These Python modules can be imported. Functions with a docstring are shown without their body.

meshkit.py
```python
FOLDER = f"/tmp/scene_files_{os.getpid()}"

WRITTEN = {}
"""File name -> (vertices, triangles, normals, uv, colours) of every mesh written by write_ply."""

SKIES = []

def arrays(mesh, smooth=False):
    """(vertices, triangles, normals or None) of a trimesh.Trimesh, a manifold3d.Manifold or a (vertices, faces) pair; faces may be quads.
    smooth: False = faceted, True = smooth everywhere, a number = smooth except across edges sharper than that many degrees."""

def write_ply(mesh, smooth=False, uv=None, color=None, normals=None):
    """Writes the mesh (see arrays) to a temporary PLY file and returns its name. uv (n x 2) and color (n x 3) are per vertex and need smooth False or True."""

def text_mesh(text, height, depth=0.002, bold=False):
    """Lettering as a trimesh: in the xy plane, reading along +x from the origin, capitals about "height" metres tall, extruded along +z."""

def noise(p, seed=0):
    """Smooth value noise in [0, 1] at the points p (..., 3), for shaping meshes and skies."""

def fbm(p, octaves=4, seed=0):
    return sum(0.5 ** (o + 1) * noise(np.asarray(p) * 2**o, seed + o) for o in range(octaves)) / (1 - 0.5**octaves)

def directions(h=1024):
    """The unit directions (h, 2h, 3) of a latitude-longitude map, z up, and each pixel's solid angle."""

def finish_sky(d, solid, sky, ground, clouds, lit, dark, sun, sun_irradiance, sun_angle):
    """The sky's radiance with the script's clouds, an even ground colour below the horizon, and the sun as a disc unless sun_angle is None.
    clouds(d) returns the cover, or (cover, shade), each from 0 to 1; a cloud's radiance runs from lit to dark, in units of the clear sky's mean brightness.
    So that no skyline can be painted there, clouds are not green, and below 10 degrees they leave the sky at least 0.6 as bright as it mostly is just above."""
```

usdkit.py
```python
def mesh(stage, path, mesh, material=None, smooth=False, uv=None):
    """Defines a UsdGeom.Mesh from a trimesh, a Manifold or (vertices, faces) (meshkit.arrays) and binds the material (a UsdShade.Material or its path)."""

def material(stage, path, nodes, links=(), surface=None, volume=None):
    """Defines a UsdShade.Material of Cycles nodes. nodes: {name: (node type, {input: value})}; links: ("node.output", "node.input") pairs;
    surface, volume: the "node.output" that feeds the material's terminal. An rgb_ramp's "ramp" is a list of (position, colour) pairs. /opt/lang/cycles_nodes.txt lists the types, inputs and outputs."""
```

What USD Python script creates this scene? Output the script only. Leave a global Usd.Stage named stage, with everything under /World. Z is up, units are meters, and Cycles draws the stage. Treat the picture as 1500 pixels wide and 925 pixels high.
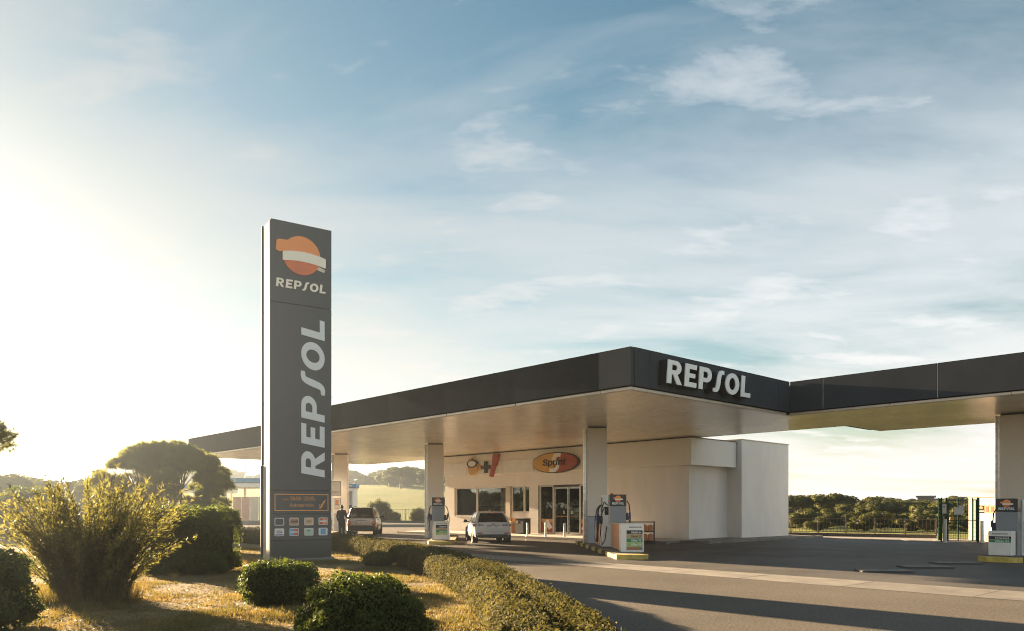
import math, random
import numpy as np, trimesh, usdkit, meshkit
from shapely.geometry import Polygon, LineString, Point, box as sbox
from shapely.ops import unary_union
from shapely import affinity
from pxr import Usd, UsdGeom, UsdLux, UsdShade, Gf, Sdf, Vt

stage = Usd.Stage.CreateInMemory()
UsdGeom.SetStageUpAxis(stage, "Z"); UsdGeom.SetStageMetersPerUnit(stage, 1.0)
UsdGeom.Xform.Define(stage, "/World"); UsdGeom.Scope.Define(stage, "/World/Looks")
PI = math.pi
# ------------------------------------------------------------------ camera
cam = UsdGeom.Camera.Define(stage, "/World/camera")
cam.AddTranslateOp().Set(Gf.Vec3d(0, 0, 1.6)); cam.AddRotateXOp().Set(90.0)
cam.CreateHorizontalApertureAttr(36.0); cam.CreateFocalLengthAttr(36 * 1121 / 1500.)
cam.CreateVerticalApertureOffsetAttr(36 * 282.2 / 1500.)
cam.CreateClippingRangeAttr(Gf.Vec2f(0.05, 20000))
cam.CreateExposureAttr(3.1)
# ------------------------------------------------------------------ sun and sky
TH = 0.742                                    # heading of the long canopy edge
U = np.array([-math.sin(TH), math.cos(TH)]); V = np.array([math.cos(TH), math.sin(TH)])
SUN_A, SUN_EL = math.radians(1.7), math.radians(10.0)
sh = U * math.cos(SUN_A) - V * math.sin(SUN_A)
SUN = np.array([sh[0] * math.cos(SUN_EL), sh[1] * math.cos(SUN_EL), math.sin(SUN_EL)])
sun = UsdLux.DistantLight.Define(stage, "/World/sun")
sun.CreateIntensityAttr(1.25); sun.CreateNormalizeAttr(True) if hasattr(sun, "CreateNormalizeAttr") else None
sun.CreateAngleAttr(0.55); sun.CreateColorAttr(Gf.Vec3f(1.0, 0.74, 0.46))
_q = Gf.Rotation(Gf.Vec3d(0, 0, 1), Gf.Vec3d(*SUN.tolist())).GetQuat()
sun.AddOrientOp().Set(Gf.Quatf(_q))
SKY_K = 0.05
def build_sky():
    n = {
        "tc": ("texture_coordinate", {}),
        "sky": ("sky_texture", {"sky_type": "single_scattering", "sun_disc": False, "sun_elevation": SUN_EL, "sun_rotation": math.atan2(SUN[0], SUN[1]), "air_density": 1.1, "aerosol_density": 0.04, "ozone_density": 1.5}),
        "sep": ("separate_xyz", {}), "zc": ("math", {"math_type": "maximum", "value2": 0.015}),
        "zz": ("math", {"math_type": "add", "value2": 0.16}),
        "px": ("math", {"math_type": "divide"}), "py": ("math", {"math_type": "divide"}),
        "cx": ("combine_xyz", {"z": 0.0}),
        "map": ("mapping", {"rotation": (0, 0, 0.5), "scale": (0.75, 1.6, 1), "location": (3.3, 1.7, 0)}),
        "n1": ("noise_texture", {"scale": 1.05, "detail": 9, "roughness": 0.58, "distortion": 0.35}),
        "map2": ("mapping", {"rotation": (0, 0, 0.2), "scale": (1.0, 1.9, 1), "location": (7.3, 4.1, 0)}),
        "n2": ("noise_texture", {"scale": 2.6, "detail": 9, "roughness": 0.6, "distortion": 0.2}),
        "r1": ("rgb_ramp", {"ramp": [(0.0, (0.03,) * 3), (0.36, (0.05,) * 3), (0.58, (0.50,) * 3), (1.0, (0.85,) * 3)]}),
        "r2": ("rgb_ramp", {"ramp": [(0.0, (0,) * 3), (0.56, (0,) * 3), (0.72, (0.55,) * 3), (1.0, (0.8,) * 3)]}),
        "b1": ("rgb_to_bw", {}), "b2": ("rgb_to_bw", {}),
        "ts": ("math", {"math_type": "add"}), "ta": ("math", {"math_type": "add", "value2": 0.03}), "td": ("math", {"math_type": "divide"}), "c4": ("math", {"math_type": "multiply"}), "ca": ("math", {"math_type": "multiply_add", "value2": 0.38}),
        "tm": ("math", {"math_type": "multiply", "value2": -1.0}), "te": ("math", {"math_type": "exponent"}),
        "cov": ("math", {"math_type": "subtract", "value1": 1.0}),
        "dot": ("vector_math", {"math_type": "dot_product", "vector2": tuple(SUN)}),
        "c1": ("math", {"math_type": "multiply_add", "value2": 0.5, "value3": 0.5, "use_clamp": True}),
        "c2": ("math", {"math_type": "power", "value2": 6.0}),
        "cr": ("rgb_ramp", {"ramp": [(0.0, (2.05, 2.12, 2.18)), (0.3, (1.72, 1.78, 1.82)), (0.65, (1.36, 1.40, 1.43)), (0.85, (1.18, 1.21, 1.24)), (1.0, (1.15, 1.17, 1.2))]}),
        "low": ("rgb_ramp", {"ramp": [(0.0, (1.26, 1.14, 1.07)), (0.10, (1.24, 1.16, 1.11)), (0.25, (1.14, 1.12, 1.1)), (0.5, (0.97, 0.98, 1.0)), (1.0, (0.9, 0.95, 1.0))]}),
        "cm": ("mix", {"mix_type": "multiply", "fac": 1.0}),
        "hs": ("hsv", {"saturation": 1.5, "hue": 0.480, "value": 0.30}),
        "mx": ("mix", {"mix_type": "mix"}), "bg": ("background_shader", {"strength": SKY_K})}
    l = [("tc.generated", "sep.vector"), ("sep.z", "zc.value1"), ("zc.value", "zz.value1"), ("sep.x", "px.value1"), ("zz.value", "px.value2"), ("sep.y", "py.value1"), ("zz.value", "py.value2"),
         ("px.value", "cx.x"), ("py.value", "cx.y"), ("cx.vector", "map.vector"), ("map.vector", "n1.vector"), ("cx.vector", "map2.vector"), ("map2.vector", "n2.vector"),
         ("n1.fac", "r1.fac"), ("n2.fac", "r2.fac"), ("r1.color", "b1.color"), ("r2.color", "b2.color"), ("b1.val", "ts.value1"), ("b2.val", "ts.value2"), ("ts.value", "ta.value1"), ("c2.value", "c4.value1"), ("c2.value", "c4.value2"), ("c4.value", "ca.value1"), ("ta.value", "ca.value3"), ("ca.value", "td.value1"), ("zz.value", "td.value2"),
         ("td.value", "tm.value1"), ("tm.value", "te.value1"), ("te.value", "cov.value2"),
         ("tc.generated", "dot.vector1"), ("dot.value", "c1.value1"), ("c1.value", "c2.value1"), ("c2.value", "cr.fac"), ("sep.z", "low.fac"), ("cr.color", "cm.color1"), ("low.color", "cm.color2"),
         ("sky.color", "hs.color"), ("cov.value", "mx.fac"), ("hs.color", "mx.color1"), ("cm.color", "mx.color2"), ("mx.color", "bg.color")]
    m = usdkit.material(stage, "/World/Looks/sky_look", n, l, surface="bg.background")
    d = UsdLux.DomeLight.Define(stage, "/World/sky")
    UsdShade.MaterialBindingAPI.Apply(d.GetPrim()).Bind(m)
    d.GetPrim().SetCustomDataByKey("kind", "structure")
build_sky()
# ------------------------------------------------------------------ helpers
used = {}
def numbered(parent, name):
    k = parent + "/" + name; c = used.get(k, 0); used[k] = c + 1
    return name if c == 0 else f"{name}_{c:03d}"
def path_of(p): return "/World" if p is None else str(p.GetPath())
def tagp(o, label=None, cat=None, group=None, kind=None):
    for k, t in (("label", label), ("category", cat), ("group", group), ("kind", kind)):
        if t: o.SetCustomDataByKey(k, t)
    return o
def thing(name, label, cat, loc=(0, 0, 0), rotz=0.0, group=None):
    x = UsdGeom.Xform.Define(stage, "/World/" + numbered("/World", name))
    x.AddTranslateOp().Set(Gf.Vec3d(*map(float, loc))); x.AddRotateZOp().Set(float(rotz))
    return tagp(x.GetPrim(), label, cat, group)
def obj(name, mesh, mat, parent=None, label=None, cat=None, group=None, kind=None, smooth=False):
    pp = path_of(parent); p = pp + "/" + numbered(pp, name)
    m = usdkit.mesh(stage, p, mesh.get() if isinstance(mesh, MB) else mesh, M[mat], smooth)
    return tagp(m.GetPrim(), label, cat, group, kind)
def dup(root, loc, rotz, label, name=None, scale=None, group=None):
    cd = root.GetCustomData()
    x = UsdGeom.Xform.Define(stage, "/World/" + numbered("/World", name or root.GetName()))
    x.GetPrim().GetReferences().AddInternalReference(root.GetPath()); x.GetPrim().SetInstanceable(True)
    x.ClearXformOpOrder()
    for a in ("xformOp:translate", "xformOp:rotateZ"): pass
    x.AddTranslateOp().Set(Gf.Vec3d(*map(float, loc))); x.AddRotateZOp().Set(float(rotz))
    if scale is not None: x.AddScaleOp().Set(Gf.Vec3f(*(scale if np.ndim(scale) else (scale,) * 3)))
    return tagp(x.GetPrim(), label, cd.get("category"), group or cd.get("group"))

class MB:
    def __init__(s): s.p = []
    def add(s, m):
        if isinstance(m, trimesh.Trimesh): m = (m.vertices, m.faces)
        v, f = np.asarray(m[0], float), np.asarray(m[1], int)
        if f.shape[1] == 4: f = np.vstack([f[:, :3], f[:, [0, 2, 3]]])
        s.p.append((v, f)); return s
    def box(s, x0, x1, y0, y1, z0, z1, ch=0.0, rot=0.0):
        if ch:
            c = []
            for X, a in ((x0, 1), (x1, -1)):
                for Y, b in ((y0, 1), (y1, -1)):
                    for Z, d in ((z0, 1), (z1, -1)):
                        c += [(X + a * ch, Y + b * ch, Z), (X + a * ch, Y, Z + d * ch), (X, Y + b * ch, Z + d * ch)]
            m = trimesh.convex.convex_hull(np.array(c))
        else:
            m = trimesh.creation.box(bounds=[(min(x0, x1), min(y0, y1), min(z0, z1)), (max(x0, x1), max(y0, y1), max(z0, z1))])
        if rot: m.apply_transform(trimesh.transformations.rotation_matrix(rot, [0, 0, 1], [(x0 + x1) / 2, (y0 + y1) / 2, 0]))
        return s.add(m)
    def prism(s, poly, z0, z1):                     # polygon in x, y
        poly = poly if hasattr(poly, "geom_type") else Polygon(poly)
        for g in getattr(poly, "geoms", [poly]):
            m = trimesh.creation.extrude_polygon(g, z1 - z0, engine="earcut"); m.apply_translation([0, 0, z0]); s.add(m)
        return s
    def plate(s, poly, y0, y1):                     # polygon in x, z; extruded along y
        poly = poly if hasattr(poly, "geom_type") else Polygon(poly)
        for g in getattr(poly, "geoms", [poly]):
            m = trimesh.creation.extrude_polygon(g, abs(y1 - y0), engine="earcut")
            v = m.vertices; m = trimesh.Trimesh(np.c_[v[:, 0], max(y0, y1) - v[:, 2], v[:, 1]], m.faces, process=False); s.add(m)
        return s
    def tube(s, pts, r, n=8, cap=True):
        pts = np.asarray(pts, float); r = np.broadcast_to(np.asarray(r, float), (len(pts),))
        V_, F_ = [], []
        t = np.gradient(pts, axis=0); t /= np.linalg.norm(t, axis=1, keepdims=True) + 1e-12
        ref = np.array([0, 0, 1.0]) if abs(t[0, 2]) < 0.9 else np.array([1.0, 0, 0])
        for i in range(len(pts)):
            a = np.cross(t[i], ref); a /= np.linalg.norm(a) + 1e-12; b = np.cross(t[i], a); ref = -np.cross(a, t[i]) if False else ref
            an = np.arange(n) * 2 * PI / n
            V_.append(pts[i] + r[i] * (np.cos(an)[:, None] * a + np.sin(an)[:, None] * b))
        for i in range(len(pts) - 1):
            for k in range(n):
                k2 = (k + 1) % n; F_.append((i * n + k, (i + 1) * n + k, (i + 1) * n + k2, i * n + k2))
        V_ = np.vstack(V_); F_ = np.array(F_); F_ = np.vstack([F_[:, :3], F_[:, [0, 2, 3]]])
        if cap:
            c0, c1 = len(V_), len(V_) + 1; V_ = np.vstack([V_, pts[0], pts[-1]]); q = []
            L = (len(pts) - 1) * n
            for k in range(n): k2 = (k + 1) % n; q += [(c0, k, k2), (c1, L + k2, L + k)]
            F_ = np.vstack([F_, q])
        return s.add((V_, F_))
    def mesh(s, m, T=None):
        m = m.copy()
        if T is not None: m.apply_transform(T)
        return s.add(m)
    def get(s):
        n, V_, F_ = 0, [], []
        for v, f in s.p: V_.append(v); F_.append(f + n); n += len(v)
        return (np.vstack(V_), np.vstack(F_))
    def bent(s, fn):
        s.p = [(fn(v), f) for v, f in s.p]; return s
def loc_c(u, v, z=0.0): return (3.38 + U[0] * u + V[0] * v, 21.72 + U[1] * u + V[1] * v, z)      # canopy frame -> world
ROT_C = math.degrees(math.atan2(-U[1], -U[0]))     # local x = -u, local y = v
def rr(x0, z0, x1, z1, r): return sbox(x0 + r, z0 + r, x1 - r, z1 - r).buffer(r, 5)
def text_plate(mb, text, x, z, h, y0, d=0.003, bold=True, width=None, slant=0.0, center=False):
    m = meshkit.text_mesh(text, h, d, bold); v = np.array(m.vertices)
    w = v[:, 0].max() - v[:, 0].min()
    k = 1.0 if width is None else width / w
    v[:, 0] = (v[:, 0] - v[:, 0].min()) * k + slant * v[:, 1]
    x = x - w * k / 2 if center else x
    return mb.add((np.c_[x + v[:, 0], y0 - v[:, 2], z + v[:, 1]], m.faces))

# ------------------------------------------------------------------ materials
M = {}
def mat(name, col, rough=0.5, metal=0.0, var=0.0, scale=4.0, bump=0.0, bscale=40.0, spec=0.5, coat=0.0, obj_space=False, detail=6, col2=None, vscale=(1, 1, 1)):
    n = {"p": ("principled_bsdf", {"base_color": col, "roughness": rough, "metallic": metal, "specular_ior_level": spec, "coat_weight": coat, "coat_roughness": 0.05})}; l = []
    if var or bump or col2: n["g"] = ("texture_coordinate", {}) if obj_space else ("geometry", {}); src = "g.object" if obj_space else "g.position"
    if var or col2:
        c = np.array(col); c2 = np.array(col2) if col2 else np.clip(c * (1 + var), 0, 1); c1 = c if col2 else c * (1 - var)
        n["m"] = ("mapping", {"scale": vscale}); n["n"] = ("noise_texture", {"scale": scale, "detail": detail, "roughness": 0.62})
        n["r"] = ("rgb_ramp", {"ramp": [(0.0, tuple(c1)), (0.32, tuple(c1)), (0.68, tuple(c2)), (1.0, tuple(c2))]})
        l += [(src, "m.vector"), ("m.vector", "n.vector"), ("n.fac", "r.fac"), ("r.color", "p.base_color")]
        n["rm"] = ("map_range", {"from_min": 0.3, "from_max": 0.7, "to_min": max(0.02, rough * 0.85), "to_max": min(1, rough * 1.15)}); l += [("n.fac", "rm.value"), ("rm.result", "p.roughness")]
    if bump:
        n["bn"] = ("noise_texture", {"scale": bscale, "detail": 4}); n["b"] = ("bump", {"strength": bump, "distance": 0.01})
        l += [(src, "bn.vector"), ("bn.fac", "b.height"), ("b.normal", "p.normal")]
    M[name] = usdkit.material(stage, "/World/Looks/" + name, n, l, surface="p.BSDF"); return M[name]
def leaf_mat(name, ramp, trans=0.35, rough=0.5, tint=(1.0, 1.15, 0.45), spec=0.35):
    n = {"g": ("geometry", {}), "r": ("rgb_ramp", {"ramp": ramp}), "nn": ("noise_texture", {"scale": 1.1, "detail": 3}), "ad": ("math", {"math_type": "multiply_add", "value2": 0.7, "value3": 0.15}), "am": ("math", {"math_type": "multiply_add", "value2": 0.9, "value3": -0.45}), "s": ("math", {"math_type": "add", "use_clamp": True}),
         "p": ("principled_bsdf", {"roughness": rough, "specular_ior_level": spec}), "t": ("translucent_bsdf", {}), "tm": ("mix", {"mix_type": "multiply", "fac": 1.0, "color2": tint}), "tg": ("mix", {"mix_type": "multiply", "fac": 1.0, "color2": (1.6, 1.6, 1.6)}), "mx": ("mix_closure", {"fac": trans})}
    l = [("g.random_per_island", "ad.value1"), ("g.position", "nn.vector"), ("nn.fac", "am.value1"), ("ad.value", "s.value1"), ("am.value", "s.value2"), ("s.value", "r.fac"), ("r.color", "p.base_color"), ("r.color", "tm.color1"), ("tm.color", "tg.color1"), ("tg.color", "t.color"), ("p.BSDF", "mx.closure1"), ("t.BSDF", "mx.closure2")]
    M[name] = usdkit.material(stage, "/World/Looks/" + name, n, l, surface="mx.closure")
def glass_mat(name, tint=(0.8, 0.85, 0.85), ior=1.5, rough=0.02):
    n = {"t": ("transparent_bsdf", {"color": tint}), "g": ("glossy_bsdf", {"color": (1, 1, 1), "roughness": rough}), "f": ("fresnel", {"IOR": ior}), "x": ("mix_closure", {})}
    M[name] = usdkit.material(stage, "/World/Looks/" + name, n, [("f.fac", "x.fac"), ("t.BSDF", "x.closure1"), ("g.BSDF", "x.closure2")], surface="x.closure")
def multi_noise_ground(name, ramp, scale, fine_ramp, fine_scale, rough=0.9, bump=0.5, bdist=0.02, bscale=60, mid=None):
    n = {"g": ("geometry", {}), "n": ("noise_texture", {"scale": scale, "detail": 8, "roughness": 0.6}), "r": ("rgb_ramp", {"ramp": ramp}), "n2": ("noise_texture", {"scale": fine_scale, "detail": 5, "roughness": 0.7}), "r2": ("rgb_ramp", {"ramp": fine_ramp}),
         "m": ("mix", {"mix_type": "multiply", "fac": 1.0}), "bn": ("noise_texture", {"scale": bscale, "detail": 5, "roughness": 0.7}), "b": ("bump", {"strength": bump, "distance": bdist}), "p": ("principled_bsdf", {"roughness": rough, "specular_ior_level": 0.06})}
    l = [("g.position", "n.vector"), ("g.position", "n2.vector"), ("g.position", "bn.vector"), ("n.fac", "r.fac"), ("n2.fac", "r2.fac"), ("r.color", "m.color1"), ("r2.color", "m.color2"), ("m.color", "p.base_color"), ("bn.fac", "b.height"), ("b.normal", "p.normal")]
    M[name] = usdkit.material(stage, "/World/Looks/" + name, n, l, surface="p.BSDF")
mat("fascia_grey", (0.050, 0.054, 0.061), 0.65, 0.0, 0.10, 0.7, spec=0.0, bump=0.03, bscale=3)
mat("pylon_grey", (0.050, 0.054, 0.060), 0.42, 0.0, 0.08, 0.6)
mat("pylon_base_grey", (0.040, 0.046, 0.044), 0.5, 0.0, 0.1, 1.2)
mat("cream_metal", (0.44, 0.38, 0.31), 0.6, 0.0, 0.06, 1.5, spec=0.05)
mat("letter_white", (0.74, 0.73, 0.70), 0.4)
mat("letter_grey", (0.62, 0.64, 0.65), 0.35)
mat("letter_box_black", (0.012, 0.012, 0.014), 0.3)
mat("logo_orange", (0.78, 0.27, 0.07), 0.4); mat("logo_red", (0.62, 0.15, 0.05), 0.4, 0, 0.1, 2.0); mat("logo_white", (0.80, 0.74, 0.62), 0.4)
mat("sign_orange", (0.72, 0.30, 0.08), 0.5)
mat("trim_beige", (0.52, 0.45, 0.36), 0.35, 0.3, 0.1, 2.0)
mat("wall_plaster", (0.74, 0.70, 0.65), 0.85, 0, 0.075, 0.6, vscale=(1.6, 1.6, .5), bump=0.12, bscale=90)
mat("wall_panel", (0.76, 0.72, 0.66), 0.6, 0, 0.04, 0.5)
mat("column_panel", (0.74, 0.66, 0.57), 0.45, 0.0, 0.05, 1.0)
mat("column_lower", (0.36, 0.38, 0.42), 0.4, 0.0, 0.06, 1.0)
mat("steel", (0.62, 0.60, 0.57), 0.28, 1.0, 0.1, 8)
mat("dark_metal", (0.05, 0.045, 0.04), 0.5, 0.2, 0.15, 6)
mat("black_plastic", (0.018, 0.018, 0.02), 0.5, 0, 0.2, 20, obj_space=True)
mat("rubber", (0.016, 0.016, 0.016), 0.8)
mat("white_paint", (0.74, 0.72, 0.68), 0.4, 0, 0.06, 3)
mat("white_frame", (0.66, 0.63, 0.58), 0.4)
mat("interior_dark", (0.045, 0.035, 0.03), 0.8, 0, 0.3, 2)
mat("interior_floor", (0.2, 0.17, 0.14), 0.4)
mat("kerb_yellow", (0.50, 0.36, 0.08), 0.75, 0, 0.25, 5, bump=0.2)
mat("kerb_black", (0.045, 0.042, 0.04), 0.8, 0, 0.25, 5, bump=0.2)
mat("concrete", (0.175, 0.157, 0.138), 0.85, 0, 0.18, 1.4, bump=0.25)
mat("concrete_light", (0.215, 0.19, 0.163), 0.85, 0, 0.15, 1.8, bump=0.25)
mat("strip_slab", (0.170, 0.150, 0.127), 0.85, 0, 0.15, 1.8, bump=0.25); mat("strip_slab_worn", (0.150, 0.133, 0.113), 0.85, 0, 0.18, 1.4, bump=0.25)
mat("paving_pale", (0.40, 0.355, 0.30), 0.85, 0, 0.12, 1.8, bump=0.2)
mat("paint_worn", (0.55, 0.52, 0.46), 0.7, 0, 0.25, 8)
glass_mat("window_glass", (0.72, 0.75, 0.73), 1.28); glass_mat("car_glass", (0.16, 0.18, 0.18), 1.55)
def soffit_mat():
    n = {"g": ("texture_coordinate", {}), "m": ("mapping", {"scale": (0.25, 22.0, 1)}), "n": ("noise_texture", {"scale": 1.0, "detail": 5, "roughness": 0.6}), "r": ("rgb_ramp", {"ramp": [(0.25, (0.84, 0.75, 0.62)), (0.75, (0.90, 0.82, 0.70))]}),
         "n2": ("noise_texture", {"scale": 0.35, "detail": 3}), "rr": ("map_range", {"from_min": 0.3, "from_max": 0.7, "to_min": 0.20, "to_max": 0.27}),
         "b": ("bump", {"strength": 0.10, "distance": 0.01}), "p": ("principled_bsdf", {"metallic": 0.4, "roughness": 0.2, "specular_ior_level": 0.5})}
    l = [("g.object", "m.vector"), ("m.vector", "n.vector"), ("n.fac", "r.fac"), ("r.color", "p.base_color"), ("g.object", "n2.vector"), ("n2.fac", "rr.value"), ("rr.result", "p.roughness"), ("n.fac", "b.height"), ("b.normal", "p.normal")]
    M["soffit_metal"] = usdkit.material(stage, "/World/Looks/soffit_metal", n, l, surface="p.BSDF")
soffit_mat()
multi_noise_ground("asphalt", [(0.3, (0.105, 0.092, 0.077)), (0.5, (0.130, 0.114, 0.095)), (0.72, (0.158, 0.139, 0.116))], 0.22, [(0.3, (0.55,) * 3), (0.7, (1.35,) * 3)], 22, 0.85, 0.8, 0.02, 30)
multi_noise_ground("forecourt_asphalt", [(0.25, (0.070, 0.065, 0.060)), (0.45, (0.108, 0.100, 0.091)), (0.75, (0.150, 0.137, 0.122))], 0.45, [(0.3, (0.75,) * 3), (0.7, (1.15,) * 3)], 60, 0.62, 0.45, 0.010, 55)
multi_noise_ground("dry_lawn", [(0.3, (0.13, 0.095, 0.050)), (0.48, (0.20, 0.150, 0.078)), (0.62, (0.26, 0.20, 0.110)), (0.75, (0.15, 0.14, 0.058))], 0.55, [(0.25, (0.55,) * 3), (0.7, (1.25,) * 3)], 26, 0.95, 0.9, 0.03, 38)
multi_noise_ground("meadow", [(0.3, (0.130, 0.155, 0.046)), (0.5, (0.185, 0.195, 0.060)), (0.72, (0.235, 0.215, 0.080))], 0.06, [(0.25, (0.65,) * 3), (0.7, (1.2,) * 3)], 0.9, 0.95, 1.0, 0.3, 1.2)

# ------------------------------------------------------------------ ground
def smooth01(t): t = np.clip(t, 0, 1); return t * t * (3 - 2 * t)
def terrain(x, y):
    x, y = np.asarray(x, float), np.asarray(y, float)
    ang = np.arctan2(x, np.maximum(y, 1e-3)); right = smooth01((ang + 0.06) / 0.16)
    left_z = smooth01((y - 92) / 190) * 10.5 + smooth01((y - 250) / 500) * 6 + 0.9 * (meshkit.noise(np.stack([x * 0.02, y * 0.02, 0 * x], -1), 3) - 0.5) * smooth01((y - 100) / 80)
    r = np.hypot(x, y)
    right_z = -1.6 * smooth01((r - 80) / 30) + 3.0 * smooth01((r - 95) / 120) + 6 * smooth01((r - 260) / 600) + 1.2 * (meshkit.noise(np.stack([x * 0.03, y * 0.03, 0 * x], -1), 7) - 0.5) * smooth01((r - 60) / 40)
    z = (1 - right) * left_z + right * right_z
    side = smooth01((np.abs(x) - 60) / 150) * smooth01((40 - y) / 40)
    return z * (1 - side) - 0.06
def ground_sheet():
    rs = np.concatenate([np.linspace(0, 60, 13), np.geomspace(64, 3500, 70)]); na = 240
    an = np.arange(na) * 2 * PI / na
    x = rs[:, None] * np.sin(an); y = rs[:, None] * np.cos(an)
    z = terrain(x, y); P = np.stack([x, y, z], -1).reshape(-1, 3); F = []
    for i in range(len(rs) - 1):
        a = i * na + np.arange(na); b = i * na + (np.arange(na) + 1) % na
        F.append(np.stack([a, b, b + na, a + na], 1))
    f = np.vstack(F); f = np.vstack([f[:, [0, 2, 1]], f[:, [0, 3, 2]]])
    obj("ground", (P, f), "meadow", None, kind="structure", smooth=True)
ground_sheet()
ASPH = Polygon([(-75, -8), (48, -8), (48, 36), (24, 40.6), (16.2, 45.6), (13.0, 52), (9, 88), (-75, 95)])
obj("road", MB().prism(ASPH, -0.05, 0.0), "asphalt", kind="structure")
def cf_poly(pts): return Polygon([loc_c(u, v)[:2] for u, v in pts])
obj("forecourt_paving", MB().prism(cf_poly([(22, -0.12), (-22, -0.12), (-22, 22), (5.6, 22), (5.6, 15.4), (6.6, 10.8), (28, 10.8), (28, 6)]), -0.03, 0.004), "forecourt_asphalt", kind="structure")
# concrete drainage strip laid as slabs along the edge of the forecourt
strip = thing("concrete_strip", None, None); strip.ClearCustomData() if hasattr(strip, "ClearCustomData") else None
tagp(strip, kind="structure")
def slab_strip():
    u = 10.0
    rng = random.Random(4)
    while u > -22:
        L = 2.4
        a = -1.25 - (10 - u) * 0.028; b = -1.25 - (10 - (u - L)) * 0.028
        poly = cf_poly([(u - 0.012, -0.14), (u - L + 0.012, -0.14), (u - L + 0.012, b), (u - 0.012, a)])
        obj("slab", MB().prism(poly, -0.03, 0.008 + rng.random() * 0.004), "strip_slab" if rng.random() < .55 else "strip_slab_worn", strip)
        u -= L
slab_strip()
# raised pavement in front of the shop and round the annex
pave = thing("shop_pavement", None, None); tagp(pave, kind="structure")
def paving():
    rng = random.Random(9)
    k = 0
    for (ua, ub, va, vb) in ((27.5, 7.2, 10.75, 14.4), (7.2, 5.7, 12.6, 23.5), (7.2, 8.4, 14.4, 23.5)):
        m = MB(); P = [loc_c(ua, va), loc_c(ub, va), loc_c(ub, vb), loc_c(ua, vb)]
        m.prism(Polygon([p[:2] for p in P]), -0.05, 0.10 + 0.003 * k); k += 1
        obj("pavement_bed", m, "concrete", pave)
    u = 27.5
    while u > 7.3:
        m = MB().prism(cf_poly([(u - .01, 10.62), (u - 1.0 + .01, 10.62), (u - 1.0 + .01, 10.86), (u - .01, 10.86)]), -0.04, 0.125)
        obj("kerbstone", m, "concrete_light" if rng.random() < .5 else "concrete", pave); u -= 1.0
    u = 27.4
    for i in range(24):
        for j in range(3):
            ua, va = u - i * 0.84, 10.9 + j * 1.02
            obj("paving_tile", MB().prism(cf_poly([(ua - .008, va + .008), (ua - .832, va + .008), (ua - .832, va + 1.012), (ua - .008, va + 1.012)]), 0.09, 0.118 + rng.random() * .004), "paving_pale" if rng.random() < .8 else "concrete_light", pave)
    v = 12.5
    while v < 23.4:
        obj("kerbstone", MB().prism(cf_poly([(5.78, v + .01), (5.56, v + .01), (5.56, v + .99), (5.78, v + .99)]), -0.04, 0.125), "concrete" if rng.random() < .6 else "concrete_light", pave); v += 1.0
paving()

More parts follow.
